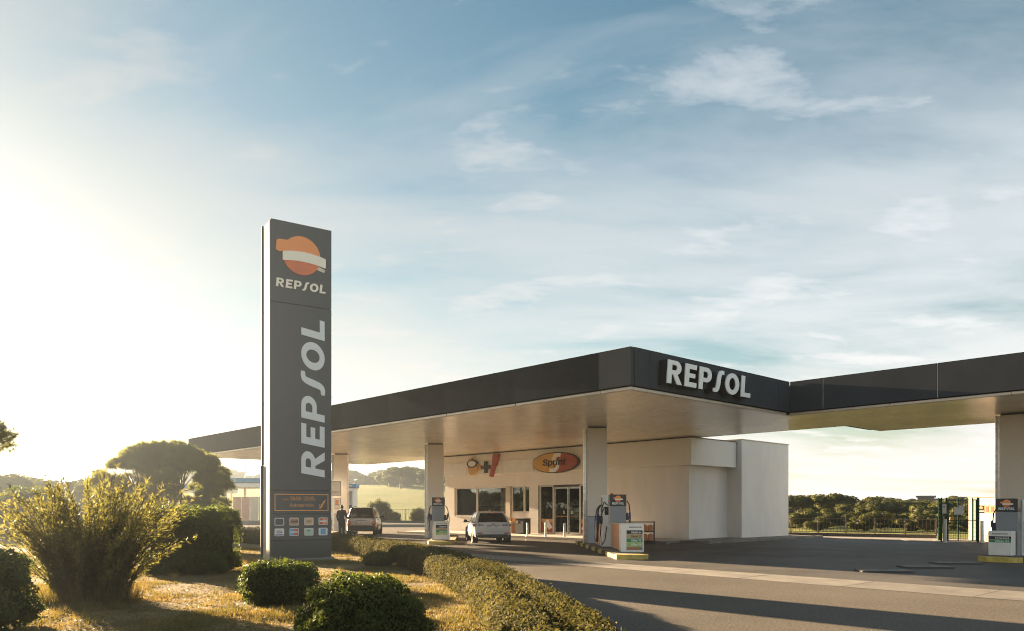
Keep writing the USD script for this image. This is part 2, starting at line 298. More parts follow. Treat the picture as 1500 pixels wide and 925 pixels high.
# ------------------------------------------------------------------ canopy
def build_canopy():
    c = thing("station_canopy", "large flat forecourt canopy with dark grey fascia panels, glossy beige underside and block letters", "canopy", loc_c(0, 0), ROT_C)
    z0, z1, t = 5.10, 6.20, 0.14
    def run(ax, a, b, joints, off, sgn, jit):
        """panels of the fascia: ax 'x' runs along local x at y = off, ax 'y' along local y at x = off; outer face at off, thickness inwards sgn"""
        cuts = [a] + [j for j in joints if a < j < b] + [b]
        for p, q in zip(cuts[:-1], cuts[1:]):
            g = 0.012
            m = MB()
            if ax == "x": m.box(p + g, q - g, off, off + sgn * t, z0, z1, 0.006)
            else: m.box(off, off + sgn * t, p + g, q - g, z0, z1, 0.006)
            obj("fascia_panel", m, "fascia_grey", c)
            if q < b:
                e = MB()
                if ax == "x": e.box(q - .018, q + .018, off + sgn * .02, off + sgn * .09, z0 + .01, z1 - .01)
                else: e.box(off + sgn * .02, off + sgn * .09, q - .018, q + .018, z0 + .01, z1 - .01)
                obj("seam_strip", e, "trim_beige", c)
    run("x", -20.6, 0, [-1.21 - 3.72 * i for i in range(6)], 0.0, 1, 1)
    run("y", 0.15, 9.14, [.86, 4.6, 8.35], 0.0, -1, 1)
    run("x", 0.0, 24, [1.24 + 3.72 * i for i in range(7)], 9.15, 1, 1)
    run("x", -38.2, -20.75, [-37.1, -33.3, -29.6, -25.9, -22.2], 1.3, 1, 1)
    run("y", 0.15, 1.28, [], -20.74, 1, 1)
    # far ends
    run("y", 1.45, 15.0, [4.6, 8.35, 12.1], -38.2, 1, 1)
    run("x", -38.2, -28, [-33], 15.0, -1, 1); run("x", -28, -0.8, [-22, -16, -10, -5], 14.5, -1, 1); run("y", 14.5, 17.7, [], -0.75, 1, 1); run("x", -0.75, 24, [5, 10, 15, 20], 17.8, -1, 1)
    # backing frame seen as the lighter line in the open joints, and roof deck
    deck = unary_union([sbox(-20.7, 0.15, -0.15, 14.4), sbox(-38.0, 1.46, -20.6, 14.85), sbox(-0.6, 9.3, 24, 17.65)])
    obj("roof_deck", MB().prism(deck, 5.14, 6.10), "trim_beige", c)
    # light edge trim under the fascia, one length per panel
    def trim(x0, x1, y0, y1): obj("edge_trim", MB().box(x0, x1, y0, y1, 4.985, 5.075, 0.01), "trim_beige", c)
    for i in range(6): trim(-1.2 - 3.72 * i - (3.7 if i < 5 else 0.8), -1.22 - 3.72 * i, 0.07, 0.2)
    trim(-1.2, -0.07, 0.07, 0.2)
    for a, b in ((0.215, .86), (.87, 4.6), (4.61, 9.05)): trim(-0.2, -0.07, a, b)
    x = -0.05
    for i in range(7): trim(x, x + 3.5, 9.22, 9.35); x += 3.51
    x = -38.1
    for i in range(5): trim(x, x + 3.44, 1.37, 1.5); x += 3.45
    # underside: long boards side by side
    def boards(x0, x1, y0, y1, w):
        y = y0
        while y < y1 - 0.01:
            yb = min(y + w, y1)
            obj("soffit_panel", MB().box(x0, x1, y + 0.003, yb - 0.003, 5.0, 5.03), "soffit_metal", c); y = yb
    boards(-20.7, -0.21, 0.21, 14.45, 0.595); boards(-38.0, -20.72, 1.51, 14.85, 0.595); boards(-0.2, 24, 9.36, 17.65, 0.595)
    # block letters standing off the fascia
    add_letters(c)
    return c
# ---- lettering with the long s
def glyphs():
    g = {}
    st = 0.25
    def ring(cx, cz, rx, rz, ix, iz): return affinity.scale(Point(cx, cz).buffer(1, 24), rx, rz).difference(affinity.scale(Point(cx, cz).buffer(1, 24), ix, iz))
    bowl = unary_union([sbox(0, .40, .46, 1.0), affinity.scale(Point(.46, .70).buffer(1, 20), .34, .30)])
    hole = unary_union([sbox(st, .585, .44, .815), affinity.scale(Point(.44, .70).buffer(1, 16), .115, .115)])
    g["R"] = unary_union([sbox(0, 0, st, 1.0), bowl.difference(hole), Polygon([(.30, .46), (.55, .46), (.88, 0), (.59, 0)])]).difference(hole), .88
    bowlp = unary_union([sbox(0, .34, .46, 1.0), affinity.scale(Point(.46, .67).buffer(1, 20), .34, .33)])
    holep = unary_union([sbox(st, .53, .44, .81), affinity.scale(Point(.44, .67).buffer(1, 16), .12, .14)])
    g["P"] = unary_union([sbox(0, 0, st, 1.0), bowlp]).difference(holep), .80
    g["E"] = unary_union([sbox(0, 0, st, 1.0), sbox(0, .79, .70, 1.0), sbox(0, .41, .62, .60), sbox(0, 0, .72, .21)]), .72
    pts = [(-.02, .075), (.10, .075), (.21, .11), (.27, .22), (.30, .36), (.34, .64), (.37, .78), (.43, .89), (.54, .925), (.66, .925)]
    t = np.linspace(0, 1, 60); pp = np.array(pts); s = np.r_[0, np.cumsum(np.linalg.norm(np.diff(pp, axis=0), axis=1))]; s /= s[-1]
    from scipy.interpolate import PchipInterpolator
    c = np.c_[PchipInterpolator(s, pp[:, 0])(t), PchipInterpolator(s, pp[:, 1])(t)]
    w = 0.075 + 0.05 * np.sin(PI * t) ** 0.7
    tn = np.gradient(c, axis=0); tn /= np.linalg.norm(tn, axis=1, keepdims=True); nn = np.c_[-tn[:, 1], tn[:, 0]]
    g["S"] = Polygon(np.vstack([c + nn * w[:, None], (c - nn * w[:, None])[::-1]])).buffer(0), .62
    g["O"] = ring(.48, .5, .48, .5, .225, .285), .96
    g["L"] = unary_union([sbox(0, 0, st, 1.0), sbox(0, 0, .68, .21)]), .68
    return g
GL = glyphs()
def word_polys(h, length, slant=0.0, gap=0.16):
    """outlines of the six letters, scaled to cap height h and total length"""
    word = "REPSOL"; tot = sum(GL[c][1] for c in word) + gap * (len(word) - 1) ; kx = length / tot; x = 0; out = []
    for ch in word:
        g, w = GL[ch]
        p = affinity.affine_transform(g, [kx, kx * 0 + slant * h, 0, h, x * kx, 0]); out.append(p); x += w + gap
    return out
def add_letters(c):
    # local plane y (along v) at x = 0, letters front at x = +0.33
    for p in word_polys(0.69, 4.60, 0.10):
        def put(poly, x0, x1, inset=0.0):
            m = MB().plate(poly, 0, x1 - x0); v, f = m.get()
            return (np.c_[x0 + (x1 - x0) - v[:, 1], 1.24 + v[:, 0], 5.26 + v[:, 2]], f)
        b = obj("letter", put(p.buffer(0.012, join_style=2), 0.004, 0.30), "letter_box_black", c)
        obj("letter_face", put(p, 0.303, 0.335), "letter_white", b)
canopy = build_canopy()

# ------------------------------------------------------------------ columns
def column(u, v, label, rot=2.0, w=0.82, d=0.5, right=False):
    p = loc_c(u, v); c = thing("canopy_column", label, "column", (p[0], p[1], 0), rot, None)
    zs = 4.97
    m = MB().box(0, w, 0, d, 1.27, zs - 0.03, 0.012); obj("cladding", m, "column_panel", c)
    m = MB().box(0.004, w - .004, 0.004, d - .004, 0.0, 1.25, 0.012); obj("lower_cladding", m, "column_lower", c)
    obj("top_joint", MB().box(0.03, w - .03, 0.03, d - .03, zs - 0.04, zs + 0.04), "dark_metal", c)
    obj("core", MB().box(0.02, w - .02, 0.02, d - .02, 1.2, 1.3), "dark_metal", c)
    m = MB().box(-0.16, -0.115, 0.10, 0.3, 0.0, zs - .02, 0.008).box(-0.115, -0.005, 0.24, 0.3, 0.0, zs - .02); obj("pipe_channel", m, "steel", c)
    return c
column(7.65, 6.7, "beige canopy column behind the pump cluster right of the shop door, with blue-grey foot")
column(18.87, 6.7, "beige canopy column directly behind the pump left of the white hatchback")
column(28.95, 6.9, "beige canopy column behind the tall roadside sign, carrying two price boards", 1.0)
column(-5.25, 14.46, "wide beige canopy column at the right edge behind the diesel pump", ROT_C, 1.3, 0.6)

# ------------------------------------------------------------------ roadside sign
def build_pylon():
    o = np.array([-7.05, 22.3]); ang = math.degrees(math.atan2(0.556, 0.831))
    t = thing("roadside_sign", "tall dark grey fuel station pylon with orange globe emblem and vertical white lettering", "sign", (o[0], o[1], 0.0), ang)
    W, D = 1.86, 0.82
    cuts = [(0.10, 0.64), (0.655, 1.42), (1.435, 2.115), (2.13, 7.64), (7.655, 10.06)]
    for i, (a, b) in enumerate(cuts):
        obj("front_panel", MB().box(0.02, W, 0.0, 0.06, a, b, 0.008), "pylon_base_grey" if i == 0 else "pylon_grey", t)
        obj("back_panel", MB().box(-0.02, W, D - 0.05, D + 0.01, a, b, 0.008), "pylon_grey", t)
    obj("core", MB().box(0.05, W - .05, 0.055, D - .05, 0.05, 10.02), "pylon_grey", t)
    z = 0.06
    for k, h in enumerate((2.05, 2.6, 2.7, 2.6)):
        obj("side_cladding", MB().box(0.0, 0.06, 0.14, D - 0.10, z, z + h - 0.012, 0.006), "cream_metal", t); z += h
    obj("side_rail", MB().box(-0.004, 0.03, 0.065, 0.10, 0.06, 10.04), "cream_metal", t)
    obj("side_groove", MB().box(0.02, 0.05, 0.10, 0.14, 0.06, 10.0), "dark_metal", t)
    obj("back_strip", MB().box(-0.03, 0.03, D - .095, D - 0.052, 2.9, 10.0), "dark_metal", t)
    obj("back_strip", MB().box(-0.06, 0.02, D - .095, D - 0.052, 0.06, 2.88), "pylon_grey", t)
    obj("side_cladding", MB().box(W - .05, W - 0.012, 0.065, D - .055, 0.06, 10.03), "pylon_grey", t)
    obj("maker_plate", MB().box(-0.008, 0.0, 0.36, 0.46, 3.5, 3.72), "steel", t)
    obj("foot_block", MB().box(1.62, 1.94, -0.06, 0.1, -0.05, 0.12, 0.03), "concrete", t)
    obj("foundation", MB().box(-0.06, W + .06, -0.10, D + .1, -0.1, 0.105, 0.02), "concrete", t)
    # globe emblem in flat raised pieces
    cx, cz, r = 0.93, 9.12, 0.575
    disc = Point(cx, cz).buffer(r, 48)
    def curve(x, a, b, c): return a + b * (x - cx) + c * (x - cx) ** 2
    xs = np.linspace(cx - 0.9, cx + 0.9, 60)
    top = lambda x: cz + 0.115 + 0.02 * (x - cx) - 0.20 * (x - cx) ** 2
    bot = lambda x: cz - 0.175 + 0.00 * (x - cx) - 0.17 * (x - cx) ** 2
    above = Polygon(list(zip(xs, top(xs))) + [(cx + .9, cz + 2), (cx - .9, cz + 2)])
    below = Polygon(list(zip(xs, bot(xs))) + [(cx + .9, cz - 2), (cx - .9, cz - 2)])
    band = Polygon(list(zip(xs, top(xs))) + list(zip(xs[::-1], bot(xs)[::-1])))
    xb0, xb1 = cx - r * 0.985, cx + 0.74
    band = band.intersection(sbox(xb0, cz - 1, xb1, cz + 1)).buffer(-.03).buffer(.03)
    armp = Polygon([(cx - .74, cz + .35), (cx - .66, cz + .38), (cx - 0.3, cz + .40), (cx - .3, cz + .06), (cx - .58, cz + .05), (cx - .63, cz + .0), (cx - .77, cz + .06)]).buffer(-.02).buffer(.02)
    obj("emblem_top", MB().plate(unary_union([disc.intersection(above), armp.intersection(above)]), 0, -0.022), "logo_orange", t)
    obj("emblem_bottom", MB().plate(disc.intersection(below), 0, -0.022), "logo_red", t)
    obj("emblem_band", MB().plate(band, 0, -0.034), "logo_white", t)
    obj("emblem_fold", MB().plate(Polygon([(cx + .42, cz - .20), (cx + .73, cz - .31), (cx + .69, cz - .40), (cx + .40, cz - .32)]), 0, -0.018), "trim_beige", t)
    for p in word_polys(0.255, 1.50, 0.10):
        obj("small_letter", MB().plate(affinity.translate(p, 0.165, 8.10), 0, -0.016), "logo_white", t)
    # large word turned upright, reading upwards
    for p in word_polys(0.72, 4.72, 0.16):
        q = affinity.rotate(p, 90, origin=(0, 0)); q = affinity.translate(q, 1.64, 2.53)
        obj("large_letter", MB().plate(q, 0, -0.014), "letter_grey", t)
    # opening hours
    fr = sbox(0.13, 1.52, 1.76, 2.02).difference(sbox(0.155, 1.545, 1.735, 1.995))
    obj("hours_frame", MB().plate(fr, 0, -0.006), "sign_orange", t)
    m = MB(); text_plate(m, "06:00-23:00", 0.60, 1.83, 0.115, -0.001, bold=False, width=0.70); text_plate(m, "h.", 1.315, 1.83, 0.05, -0.001, bold=False); text_plate(m, "Abierto", 0.36, 1.835, 0.05, -0.001, bold=False, width=.2)
    obj("hours_lettering", m, "sign_orange", t); m = MB()
    text_plate(m, "Autoservicio", 0.58, 1.64, 0.105, -0.001, bold=False, width=0.72); obj("hours_lettering", m, "sign_orange", t)
    m = MB().plate(LineString([(1.50, 1.60), (1.57, 1.70), (1.63, 1.80)]).buffer(.022), 0, -.005).plate(LineString([(1.63, 1.80), (1.675, 1.84)]).buffer(.011), 0, -.0055).plate(Point(1.52, 1.67).buffer(.06).difference(Point(1.52, 1.67).buffer(.048)), 0, -.006)
    obj("nozzle_pictogram", m, "sign_orange", t)
    # payment stickers in two rows
    cols = [0.13, 0.57, 1.015, 1.455]
    def stick(i, j):
        x0 = cols[i]; z0 = (1.09, 0.78)[j]; return x0, z0, x0 + 0.28, z0 + 0.225
    K = lambda n, c: mat(n, c, 0.35)
    for n, c in (("card_white", (0.62, 0.62, 0.60)), ("card_black", (0.06, 0.06, 0.06)), ("card_brown", (0.38, 0.17, 0.10)), ("card_orange", (0.62, 0.33, 0.14)), ("card_navy", (0.06, 0.07, 0.20)), ("card_cyan", (0.12, 0.34, 0.52)), ("card_red", (0.50, 0.09, 0.06)), ("card_green", (0.36, 0.50, 0.38)), ("card_blue", (0.10, 0.30, 0.58)), ("card_tan", (0.55, 0.36, 0.2))): K(n, c)
    for j in range(2):
        for i in range(4):
            x0, z0, x1, z1 = stick(i, j); k = (j, i)
            base = {(0, 0): "card_white"}.get(k, "card_white")
            c = obj("card_sticker", MB().plate(rr(x0, z0, x1, z1, .03), 0, -0.004), base, t)
            inner = rr(x0 + .02, z0 + .02, x1 - .02, z1 - .02, .02)
            def fill(poly, mt, y=-0.0065): obj("sticker_print", MB().plate(poly, -0.002, y), mt, c)
            if k == (0, 0): fill(inner, "pylon_grey")
            if k == (0, 1): fill(inner, "card_brown"); fill(sbox(x0 + .02, z0 + .09, x1 - .02, z0 + .14), "card_black", -0.0085)
            if k == (0, 2):
                fill(inner, "card_orange"); fill(affinity.scale(Point((x0 + x1) / 2, (z0 + z1) / 2).buffer(.1), 1.15, .7), "card_tan", -.008)
                m = MB(); text_plate(m, "DRV", x0 + .07, z0 + .085, .06, -.0075, slant=.25, width=.13); obj("sticker_print", m, "card_black", c)
            if k == (0, 3): fill(inner, "card_red"); fill(sbox(x0 + .03, z0 + .09, x1 - .03, z0 + .14), "card_white", -.0085); fill(Point(x1 - .1, z0 + .112).buffer(.075).difference(sbox(x0, z0 + .088, x1, z0 + .142)), "card_orange", -.008)
            if k == (1, 0):
                fill(sbox(x0 + .02, z0 + .02, x1 - .02, z0 + .05), "card_navy"); m = MB(); text_plate(m, "VISA", x0 + .05, z0 + .09, .07, -.0045, slant=.15, width=.17); obj("sticker_print", m, "card_navy", c)
            if k == (1, 1):
                fill(sbox(x0 + .02, z0 + .02, (x0 + x1) / 2, z1 - .02), "card_cyan"); fill(sbox((x0 + x1) / 2, z0 + .02, x1 - .02, z1 - .02), "card_red"); fill(sbox(x0 + .04, z0 + .09, x1 - .04, z0 + .13), "card_white", -.0085)
            if k == (1, 2): fill(inner, "card_green"); fill(sbox(x0 + .10, z0 + .13, x0 + .17, z0 + .16), "card_black", -.0085)
            if k == (1, 3): fill(sbox(x0 + .06, z0 + .03, x1 - .06, z1 - .02), "card_blue"); fill(sbox(x0 + .09, z0 + .06, x1 - .09, z0 + .13), "card_cyan", -.0085)
    return t
build_pylon()

# ------------------------------------------------------------------ shop
mat("shop_orange", (0.52, 0.24, 0.045), 0.5); mat("shop_red", (0.34, 0.065, 0.03), 0.5); mat("shop_yellow", (0.62, 0.34, 0.07), 0.5)
mat("goods_a", (0.10, 0.22, 0.34), 0.5); mat("goods_b", (0.46, 0.12, 0.07), 0.5); mat("goods_c", (0.52, 0.46, 0.32), 0.5); mat("goods_d", (0.09, 0.17, 0.06), 0.5)
n_ = {"e": ("emission", {"color": (1.0, 0.72, 0.42), "strength": 0.28})}
M["lamp_glow"] = usdkit.material(stage, "/World/Looks/lamp_glow", n_, [], surface="e.emission")
def build_shop():
    b = thing("station_shop", "single storey cream filling station shop with dark window front, band roof and blank annex", "shop", loc_c(0, 0), ROT_C)
    X = lambda u: -u
    Y0 = 14.1; zt = 4.985
    # front wall around its openings
    m = MB()
    for ua, ub in ((27.0, 26.0), (18.88, 18.13), (13.55, 7.74)): m.box(X(ua), X(ub), Y0, Y0 + .25, 0.09, 3.66)
    m.box(X(26.0), X(18.88), Y0, Y0 + .25, 2.92, 3.66).box(X(18.13), X(13.55), Y0, Y0 + .25, 2.92, 3.66).box(X(26.0), X(20.9), Y0, Y0 + .25, 0.09, 1.06)
    obj("front_wall", m, "wall_plaster", b)
    obj("side_wall", MB().box(X(7.74) - .25, X(7.74), Y0 + .252, 17.5, 0.09, 3.66), "wall_plaster", b, "plain light grey side wall under the roof band")
    obj("end_wall", MB().box(X(27.0), X(27.0) + .25, Y0 + .252, 22, 0.09, zt), "wall_plaster", b)
    obj("back_wall", MB().box(X(26.74), X(7), 22, 22.25, 0.09, zt), "wall_plaster", b)
    obj("roof_band", MB().box(X(27.02), X(7.2), 13.5, 17.44, 3.662, 4.94), "wall_panel", b)
    obj("band_coping", MB().box(X(27.02), X(7.17), 13.47, 17.44, 4.942, 4.978), "dark_metal", b)
    obj("roof", MB().box(X(26.7), X(7.2), 17.45, 22, 4.80, 4.95), "concrete", b)
    m = MB().box(X(6.92) - 6, X(6.92), 17.5, 22.3, 0.05, 5.06, 0.02); obj("annex_block", m, "wall_plaster", b)
    obj("annex_coping", MB().box(X(6.92) - 6, X(6.92) + .025, 17.475, 22.32, 5.062, 5.10), "trim_beige", b)
    # sign panel on the band in three lengths
    for ua, ub in ((26.6, 24.2), (24.19, 20.6), (20.59, 17.9)): obj("sign_panel", MB().box(X(ua), X(ub), 13.46, 13.498, 3.70, 4.46, 0.008), "white_paint", b)
    obj("band_seam", MB().box(X(20.64), X(20.54), 13.43, 13.459, 3.7, 4.46), "wall_panel", b)
    # inside
    obj("shop_floor", MB().box(X(26.7), X(8), Y0 + .25, 22, 0.09, 0.13), "interior_floor", b)
    obj("inner_partition", MB().box(X(26.7), X(8), 18.2, 18.3, 0.13, 3.6), "interior_dark", b)
    obj("inner_ceiling", MB().box(X(26.7), X(8), Y0 + .26, 18.2, 3.2, 3.25), "interior_dark", b)
    for u in (24.4, 21.0, 16.2): obj("ceiling_lamp", MB().box(X(u) - .5, X(u) + .5, 15.6, 15.9, 3.15, 3.19), "lamp_glow", b)
    # windows
    def window(ua, ub, za, zb, y=Y0 + 0.1, fw=0.06):
        w = obj("window_frame", MB().box(X(ua), X(ua) + fw, y, y + .1, za, zb).box(X(ub) - fw, X(ub), y, y + .1, za, zb).box(X(ua) + fw, X(ub) - fw, y + .002, y + .098, zb - fw, zb).box(X(ua) + fw, X(ub) - fw, y + .002, y + .098, za, za + fw), "white_frame", b)
        obj("pane", MB().box(X(ua) + fw - .005, X(ub) - fw + .005, y + .045, y + .053, za + fw - .005, zb - fw + .005), "window_glass", w)
    window(25.95, 23.82, 1.10, 2.91); window(23.80, 20.95, 1.10, 2.91)
    obj("mullion", MB().box(X(20.94), X(20.52), Y0 - .03, Y0 + .25, 0.12, 2.91, 0.01), "trim_beige", b)
    window(20.5, 19.42, 1.35, 2.91); window(19.40, 18.9, 1.35, 2.91)
    obj("sill", MB().box(X(26.05), X(20.95), Y0 - .07, Y0 + .2, 1.062, 1.10, .008), "white_frame", b)
    obj("lower_panel", MB().box(X(20.5), X(18.9), Y0 + .1, Y0 + .16, 0.99, 1.345), "white_paint", b, "white strip panel under the right window")
    obj("lower_panel", MB().box(X(20.5), X(18.9), Y0 + .1, Y0 + .16, 0.66, 0.985), "shop_yellow", b, "yellow strip panel under the right window")
    obj("lower_panel", MB().box(X(20.5), X(18.9), Y0 + .1, Y0 + .16, 0.13, 0.655), "shop_red", b, "red strip panel under the right window")
    m = MB().plate(LineString([(-20.2, .2), (-20.3, .5), (-20.0, .62), (-19.8, .4)]).buffer(.05), Y0 + .1, Y0 + .094); obj("panel_print", m, "white_paint", b)
    # entrance: fixed light, two sliding leaves, fixed light
    window(18.1, 16.98, 0.14, 2.90)
    window(14.95, 13.6, 0.14, 2.90)
    for ua, ub in ((16.94, 15.90), (15.86, 14.98)):
        d = obj("door_leaf", MB().box(X(ua), X(ua) + .07, Y0 + .16, Y0 + .22, 0.13, 2.8).box(X(ub) - .07, X(ub), Y0 + .16, Y0 + .22, 0.13, 2.8).box(X(ua) + .07, X(ub) - .07, Y0 + .16, Y0 + .22, 2.7, 2.8).box(X(ua) + .07, X(ub) - .07, Y0 + .16, Y0 + .22, 0.13, 0.24), "steel", b)
        obj("pane", MB().box(X(ua) + .06, X(ub) - .06, Y0 + .185, Y0 + .195, 0.23, 2.71), "window_glass", d)
        obj("warning_strip", MB().box(X(ua) + .08, X(ub) - .08, Y0 + .18, Y0 + .184, 1.13, 1.16), "shop_red" if ua < 16 else "shop_yellow", d)
        m = MB(); text_plate(m, "S", X((ua + ub) / 2) - .07 + (0.2 if ua > 16 else -.2), 1.28, .17, Y0 + .182); obj("door_decal", m, "letter_white", d)
    obj("door_header", MB().box(X(16.95), X(14.97), Y0 + .06, Y0 + .24, 2.81, 2.915), "dark_metal", b)
    for k, (ua, ub) in enumerate(((17.98, 17.05), (14.85, 13.7))):
        p = obj("glass_print", MB().box(X(ua), X(ub), Y0 + .13, Y0 + .143, 0.2, 0.78), "shop_red", b)
        obj("print_band", MB().box(X(ua), X(ub), Y0 + .128, Y0 + .143, 0.782, 0.98), "shop_yellow", p)
        if k == 0: m = MB().plate(Polygon([(X(17.8), .75), (X(17.45), .98), (X(17.1), .5), (X(17.35), .36)]), Y0 + .128, Y0 + .12); obj("print_picture", m, "letter_white", p)
        else: m = MB().plate(LineString([(X(14.8), .45), (X(14.65), .66), (X(14.35), .72), (X(14.15), .6)]).buffer(.04), Y0 + .128, Y0 + .12).plate(LineString([(X(14.8), .45), (X(14.2), .43)]).buffer(.035), Y0 + .128, Y0 + .121); obj("print_picture", m, "letter_white", p)
    obj("door_jamb", MB().box(X(18.13), X(18.105), Y0 - .01, Y0 + .25, .12, 2.915), "steel", b)
    return b
build_shop()
def shelf(u, y, label, w=1.5, seed=0):
    rng = random.Random(seed); P = loc_c(u, y, 0.13)
    t = thing("display_shelf", label, "shelf", P, ROT_C)
    obj("upright", MB().box(0, .04, 0, .4, 0, 1.9), "white_paint", t); obj("upright", MB().box(w - .04, w, 0, .4, 0, 1.9), "white_paint", t); obj("back", MB().box(.04, w - .04, .37, .4, 0, 1.9), "interior_dark", t)
    for z in (0.25, 0.8, 1.25, 1.65): obj("board", MB().box(.04, w - .04, 0, .37, z, z + .03), "white_paint", t)
    x = {k: MB() for k in "abcd"}
    for z in (0.28, 0.83, 1.28, 1.68):
        px = 0.06
        while px < w - .2:
            wd = rng.uniform(.07, .16); x[rng.choice("abcd")].box(px, px + wd, .05, .3, z, z + rng.uniform(.14, .32)); px += wd + .01
    for k, m in x.items():
        if m.p: obj("goods", m, "goods_" + k, t, kind="stuff")
    return t
shelf(25.6, 15.6, "goods shelf behind the left shop window pane", 1.9, 1); shelf(23.3, 15.2, "goods shelf behind the widest shop window pane, above the white hatchback", 2.2, 2); shelf(17.6, 16.2, "goods shelf behind the glass left of the shop doors", 1.6, 3); shelf(20.3, 15.6, "goods shelf behind the narrow window over the dark bin", 1.3, 4)

def build_shop_signs():
    yf = 13.46
    P = loc_c(16.0, yf, 4.13)
    t = thing("oval_shop_sign", "oval yellow and red wall sign with black lettering above the shop door", "sign", P, ROT_C)
    el = affinity.scale(Point(0, 0).buffer(1, 48), 1.72, 0.53)
    obj("backing", MB().plate(el.buffer(.05), -0.01, -0.17), "dark_metal", t)
    sx = lambda z: 0.06 + 0.30 * z / .5
    left = Polygon([(-3, -1), (sx(-1), -1), (sx(1), 1), (-3, 1)])
    obj("left_half", MB().plate(el.intersection(left), -0.17, -0.20), "shop_yellow", t); obj("right_half", MB().plate(el.difference(left), -0.17, -0.20), "shop_red", t)
    s = LineString([(.50, .40), (.30, .44), (.05, .36), (-.02, .20), (.12, .05), (.28, -.08), (.26, -.26), (.08, -.40), (-.2, -.46), (-.36, -.42)]).buffer(.12, cap_style=2).intersection(el)
    obj("large_s", MB().plate(s, -0.201, -0.215), "letter_white", t)
    m = MB(); text_plate(m, "Sprint", -0.90, -0.14, 0.34, -0.216, 0.012, True, 1.75, 0.15); obj("lettering", m, "letter_box_black", t)
    P = loc_c(23.2, yf, 4.15)
    t = thing("cup_sign", "yellow coffee cup pictogram on the shop band", "sign", P, ROT_C)
    cup = Polygon([(-.48, .2), (.42, .2), (.30, -.30), (.1, -.46), (-.18, -.46), (-.36, -.28)]).buffer(.04)
    obj("cup_body", MB().plate(cup, 0, -0.12), "shop_yellow", t)
    obj("cup_rim", MB().plate(affinity.scale(Point(-.04, .22).buffer(.5), 1, .5), -0.001, -0.15), "dark_metal", t); obj("cup_foam", MB().plate(affinity.scale(Point(-.04, .22).buffer(.36), 1, .5), -.15, -.16), "letter_white", t)
    obj("cup_handle", MB().plate(Point(.5, -.0).buffer(.2).difference(Point(.5, 0).buffer(.11)), 0, -.1), "shop_yellow", t); obj("steam", MB().plate(LineString([(-.2, .4), (-.35, .52), (-.1, .56)]).buffer(.06), -.002, -.11), "shop_yellow", t)
    P = loc_c(22.0, yf, 4.12)
    t = thing("plus_sign", "dark plus pictogram between cup and spoon on the shop band", "sign", P, ROT_C)
    obj("upright_bar", MB().box(-.12, .12, -.12, 0, -.36, .36, .01), "dark_metal", t); [obj("cross_bar", MB().box(a, c, -.12, 0, -.11, .11, .01), "dark_metal", t) for a, c in ((-.40, -.121), (.121, .40))]
    P = loc_c(21.2, yf, 4.2)
    t = thing("fork_sign", "slanted brown fork pictogram right of the plus on the shop band", "sign", P, ROT_C)
    obj("handle", MB().plate(Polygon([(-.36, -.62), (-.16, -.66), (.14, .12), (-.06, .2)]).buffer(.05), -.001, -.13), "shop_red", t)
    obj("head", MB().plate(Polygon([(-.08, .12), (.2, .02), (.42, .55), (.40, .62), (.02, .66), (-.06, .5)]).buffer(.04), 0, -.14), "shop_red", t)
build_shop_signs()

# ------------------------------------------------------------------ vehicles
mat("car_white", (0.50, 0.49, 0.48), 0.28, 0.0, spec=0.5, coat=0.6); mat("car_silver", (0.38, 0.345, 0.295), 0.34, 0.45, spec=0.5, coat=0.5)
mat("lamp_red", (0.42, 0.02, 0.015), 0.2, coat=0.6); mat("lamp_clear", (0.34, 0.30, 0.30), 0.2, coat=0.8); mat("lamp_smoke", (0.10, 0.055, 0.055), 0.15, coat=0.8)
mat("plate_white", (0.72, 0.70, 0.66), 0.5); mat("plate_blue", (0.05, 0.09, 0.32), 0.5); mat("seat_cloth", (0.05, 0.05, 0.055), 0.8); mat("rim_metal", (0.22, 0.22, 0.22), 0.45, 0.6)
def loft(sections, cap=True):
    """closed loft of equal-length rings"""
    S = np.array(sections, float); k, n = S.shape[:2]; F = []
    for i in range(k - 1):
        for j in range(n):
            j2 = (j + 1) % n; F.append((i * n + j, i * n + j2, (i + 1) * n + j2, (i + 1) * n + j))
    P = S.reshape(-1, 3); f = np.array(F); f = np.vstack([f[:, :3], f[:, [0, 2, 3]]])
    if cap:
        P = np.vstack([P, S[0].mean(0), S[-1].mean(0)]); c0, c1 = len(P) - 2, len(P) - 1; q = []
        for j in range(n): j2 = (j + 1) % n; q += [(c0, j2, j), (c1, (k - 1) * n + j, (k - 1) * n + j2)]
        f = np.vstack([f, q])
    return trimesh.Trimesh(P, f, process=False)
def ring_section(y, w, zb, zt, rb=0.10, rt=0.14, tuck=0.05, crown=0.03):
    """cross-section of the lower body: x half width w, from zb to zt"""
    h = zt - zb
    half = [(0, zb), (w - rb - tuck, zb), (w - tuck * .5, zb + rb), (w, zb + h * .42), (w - .008, zb + h * .68), (w - .045, zt - rt * .55), (w - .10, zt - .02), (w - .22, zt + crown * .5), (0, zt + crown)]
    return [(x, y, z) for x, z in half] + [(-x, y, z) for x, z in half[-2:0:-1]]
